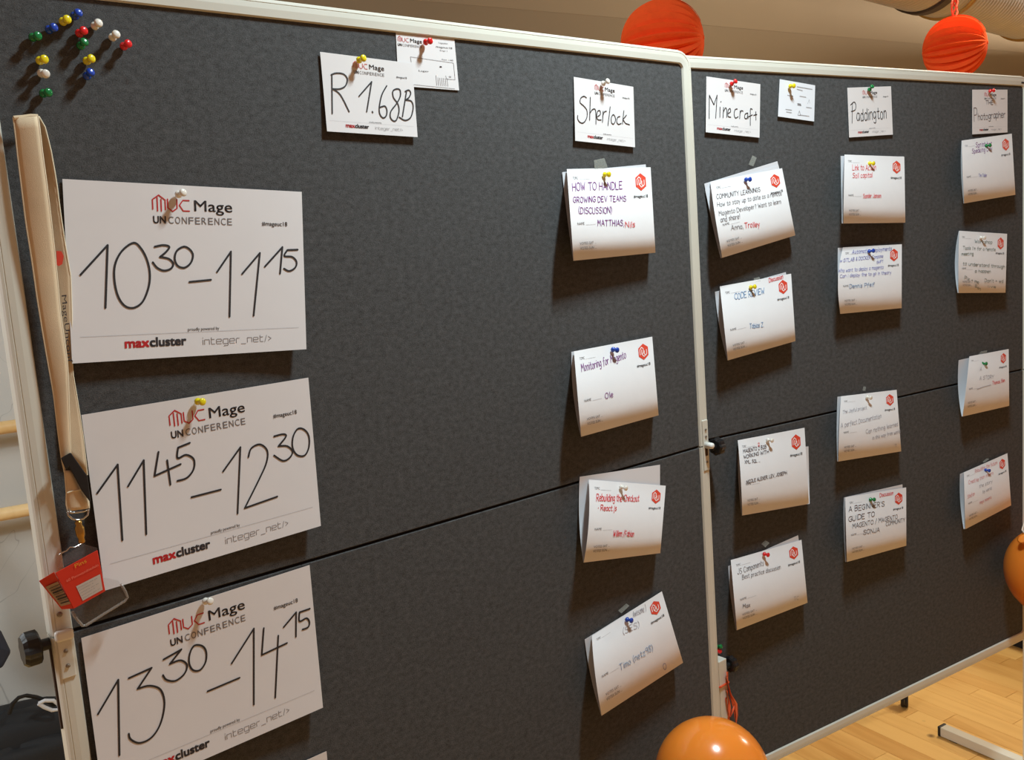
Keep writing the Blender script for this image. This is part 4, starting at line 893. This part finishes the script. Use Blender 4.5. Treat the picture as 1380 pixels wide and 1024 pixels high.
def lab_text(txt, a, b, h, mt, name, bold=.02):
    V, T, w_, cap = glyphs(txt, 0.0); A = np.array(a, float); B = np.array(b, float); d = B-A; upv = np.array([-.28, -1.0])
    mesh(name, [wm(onb(A+d*(x/w_)+upv*(y/cap)*h, 3.3, 1)) for x, y in V], T, mt, t)['kind'] = 'stuff'
lab_text('Pins', (101.5, 765.5), (117, 757.5), 5, mat('yellow_print', srgb(230, 160, 50), .5), 'yellow_lettering', .04)
lab_text('60 Pinnwandnadeln', (90, 784.5), (133, 762.5), 3.4, mat('pale_red_print', srgb(235, 130, 110), .5), 'pale_lettering')
for i in range(5):
    a = (104.5+i*1.8, 793+i*3.4); b_ = (131+i*1.0-(i % 2)*6, 779.5+i*3.4+(i % 2)*3)
    lab_text('xxxxxxx xxx xxxxxx'[:14-(i % 2)*5], a, b_, 1.1, PGRY, 'small_print', 0)
def frame_tube(name, px, off, r, mt): m = MB(); m.tube([wm(onb(q, o_, 1)) for q, o_ in zip(px, off)], r, 8); return m.build(name, mt, t, smooth=True)
# clear tray: body and bright rim
slab('clear_tray', [(96, 822), (113, 843), (171, 806), (160, 782), (140, 778)], 2.4, 1.2, CLEAR, .002)
frame_tube('tray_rim', [(97, 824), (104, 835), (111.5, 843.2), (116, 842.5), (142, 826), (168, 810), (172, 805), (169, 797), (163, 787)], [2.4]*9, .0017, CLEARE)
slab('clear_bag', [(76, 768), (84, 750), (112, 733), (131, 738), (131.3, 742)], 2.6, 2.2, CLEAR)
frame_tube('bag_edge_highlight', [(79, 748), (84, 744.5), (90, 742), (94, 737), (101, 737.5), (108, 733.5), (112, 732)], [2.4, 2.5, 2.4, 2.4, 2.3, 2.2, 2.0], .0008, CHROME)  # chrome tube imitates the highlight along the clear bag's top edge

# ------------------------------------------------------------------ balloons
def balloon(c, r, down, label, group):
    """down: unit vector from the centre towards the knot"""
    dn = Vector(down).normalized(); c = Vector(c); t = thing('balloon', c-Vector((0, 0, r)), label, 'balloon', group)
    prof = [(-r, .0004)]
    for i in range(1, 26):
        a = -math.pi/2+math.pi*i/27; x = math.sin(a); rr = r*math.cos(a)
        if x > 0: x *= 1+.16*x
        prof.append((x*r, rr))
    prof += [(r*1.20, r*.10), (r*1.24, r*.05)]
    m = MB(); m.lathe(c, c+dn, prof, 48); m.build('skin', ORNG, t, smooth=True)
    k0 = c+dn*r*1.235
    m = MB(); m.lathe(k0, k0+dn, [(0, r*.05), (.003, r*.09), (.007, r*.075), (.009, r*.04), (.013, r*.10), (.015, r*.115), (.0155, r*.08)], 16); m.build('knot', ORNG, t, smooth=True)
    return t, k0
Cb = onb((960, 1046), 15.5, 1)
bt, k0 = balloon(wm(Cb), .1015, (.25, .1, -1), 'orange balloon in front of the middle post, at the bottom edge', 'orange balloons')
Cr = onb((1420, 772), 13.0, 2)
bt2, k1 = balloon(wm(Cr), .112, (-.72, .25, .78), 'orange balloon cut by the right edge, knot upward', 'orange balloons')
# white string at its knot, tied to the board's leg
m = MB(); a = k1; m.tube([a, a+Vector((-.004, 0, .006)), a+Vector((.006, 0, .012)), a+Vector((.016, 0, .008)), a+Vector((.03, .02, .02)), Vector(wm(O2+D2*110+N2*(-.6)+ZV*-38))], .0016, 6); m.build('white_string', mat('white_string', srgb(230, 222, 214), .7), bt2)
# ribbons hung on the middle post
t = thing('gift_ribbon', Vector(wm(onb((986, 925), 1.5, 1))), 'curly orange ribbon tails hanging beside the middle post', 'ribbon')
for px_, off in (([(980, 905), (981, 925), (986, 940), (990, 955), (992, 975), (990, 1000)], .7), ([(980, 912), (984, 935), (992, 948), (993.5, 965), (991, 985), (985, 1010)], 1.0),
                 ([(980, 930), (983, 950), (984, 968), (988, 955), (992, 950)], .9), ([(979, 940), (981, 960), (983, 985), (984, 1005)], .5)):
    P_ = resamp(px_, 14); V = []; n = len(P_)
    for i, q in enumerate(P_):
        a = i*.42+off; dx = 1.9*math.cos(a); V += [wm(onb((q[0]-dx, q[1]), off+.35*math.sin(a), 1)), wm(onb((q[0]+dx, q[1]), off-.35*math.sin(a), 1))]
    o = mesh('ribbon_tail', V, [(2*i, 2*i+1, 2*i+3, 2*i+2) for i in range(n-1)], RIB, t, smooth=True); so = o.modifiers.new('thickness', 'SOLIDIFY'); so.thickness = .0004
m = MB(); c0 = Vector(wm((119.27, .75, -50.5)))
m.tube([c0+Vector((.0140*sx, .0140*sy, dz)) for sx, sy, dz in ((-1, -1, 0), (1, -1, .001), (1, 1, .002), (-1, 1, .001), (-1, -1, 0))], .0022, 6)
m.build('tie', RIB, t)

# ------------------------------------------------------------------ paper lanterns
def lantern(cpx, poleP, R_cm, Rpx, label, npl=22, strands=3):
    d = ray(*cpx); tt = R_cm*F/Rpx; C = Vector(wm(CAM+d*tt))
    r = R_cm/100
    # pole axis: nearly in the picture plane, pointing right and slightly to the viewer
    v = Vector(rt)*(poleP[0]-cpx[0])/Rpx-Vector(up)*(poleP[1]-cpx[1])/Rpx
    dep = math.sqrt(max(0, 1-v.length_squared)); ax = (v-Vector(fw)*dep).normalized()
    t = thing('paper_lantern', C-Vector((0, 0, r)), label, 'lantern', 'orange honeycomb paper balls')
    e = ax.cross(Vector((0, 0, 1))).normalized(); g = ax.cross(e)
    nv = 28; nu = npl*4; V = []; Fc = []
    for j in range(nv+1):
        th = math.pi*j/nv
        for i in range(nu):
            a = 2*math.pi*i/nu; s = (i % 4); tri = (0, .5, 1, .5)[s]
            rad = r*(math.sin(th)**.9 if math.sin(th) > 0 else 0); depth = .25*min(1, math.sin(th)*1.7)
            rr = max(rad*(1-depth*tri), .0006); V.append(C+ax*(r*.97*math.cos(th))+(e*math.cos(a)+g*math.sin(a))*rr)
    for j in range(nv):
        for i in range(nu): Fc.append((j*nu+i, j*nu+(i+1) % nu, (j+1)*nu+(i+1) % nu, (j+1)*nu+i))
    mesh('pleated_ball', V, Fc, LANT, t)
    for q in (-1, 1):
        m = MB(); m.lathe(C+ax*r*.965*q, C+ax*r*1.0*q, [(0, .007), (.002, .007), (.003, .005)], 14); m.build('end_disc', LANT, t)
    # overlapping glued seam at the top
    m = MB(); P_ = []
    for j in range(3, 24):
        th = math.pi*j/nv; dirn = (Vector((0, 0, 1))-ax*ax.z).normalized(); sd = ax.cross(dirn)
        w_ = .006; c_ = C+ax*(r*.97*math.cos(th))+dirn*(r*math.sin(th)**.9+.002); P_ += [c_-sd*w_, c_+sd*w_]
    n = len(P_)//2; o = mesh('glued_seam', P_, [(2*i, 2*i+1, 2*i+3, 2*i+2) for i in range(n-1)], LANT, t)
    so = o.modifiers.new('thickness', 'SOLIDIFY'); so.thickness = .0015
    top = C+Vector((0, 0, r)); m = MB(); zc = ZO+2.15
    if strands > 1:
        for k in range(3):
            pts = []
            for i in range(60):
                f = i/59; z = top.z-.004+(zc-top.z+.004)*f; amp = .010*(1-f*.6); a = f*60+k*2.1
                pts.append((top.x+amp*math.cos(a)+.006*math.sin(f*25), top.y+amp*math.sin(a), z))
            m.tube(pts, .0030, 6)
        loop = [top+Vector((.0+.022*math.sin(a)*s_, 0, .03-.03*math.cos(a))) for s_ in (1, -1) for a in [i*math.pi/8 for i in range(17)]]
        m.tube(loop, .0028, 6)
        m.build('twisted_cord', mat('orange_crepe_cord', srgb(224, 92, 62), .8), t)
    else:
        m.tube([top-Vector((0, 0, .004)), Vector((top.x, top.y, (top.z+zc)/2)), Vector((top.x, top.y, zc))], .0012, 6); m.build('cord', mat('pale_cord', srgb(220, 210, 200), .8), t)
lantern((892.5, 59), (946, 57), 15.0, 57, 'larger orange pleated paper ball above the joint of the boards', 22, 1)
lantern((1286.5, 65), (1320, 65), 11.0, 41, 'smaller orange pleated paper ball hanging under the silver duct', 22, 3)

# ------------------------------------------------------------------ ventilation duct
P1 = Vector(wm(CAM+ray(1272, -31)*400)); Dd = Vector((.9990, .0450, 0)).normalized()
t = thing('ventilation_duct', P1, 'silver ribbed flexible duct under the ceiling at upper right', 'duct')
prof = []; Rr = .165
x = -1.6
while x < 3.4:
    prof += [(x, Rr*.965), (x+.010, Rr), (x+.020, Rr)]; x += .030
m = MB(); m.lathe(P1, P1+Dd, prof, 48); m.build('flex_hose', DUCT, t)
m = MB(); m.lathe(P1, P1+Dd, [(-.22, Rr*1.0), (-.215, Rr*1.05), (-.16, Rr*1.05), (-.155, Rr*1.0)], 48, cap=False); m.build('coupling', mat('dark_duct_collar', srgb(66, 54, 46), .5, .4), t, smooth=False)
for xx in (-.95, 0, .95, 1.9, 2.85):
    m = MB(); A = P1+Dd*xx
    m.lathe(A, A+Dd, [(0, Rr*1.0), (.002, Rr*1.06), (.024, Rr*1.06), (.026, Rr*1.0)], 48, cap=False)
    m.tube([A+Dd*.012+Vector((0, 0, Rr*1.03)), A+Dd*.012+Vector((0, 0, ZO+2.15-A.z))], .005, 8); m.build('hanging_strap', GOLD, t)
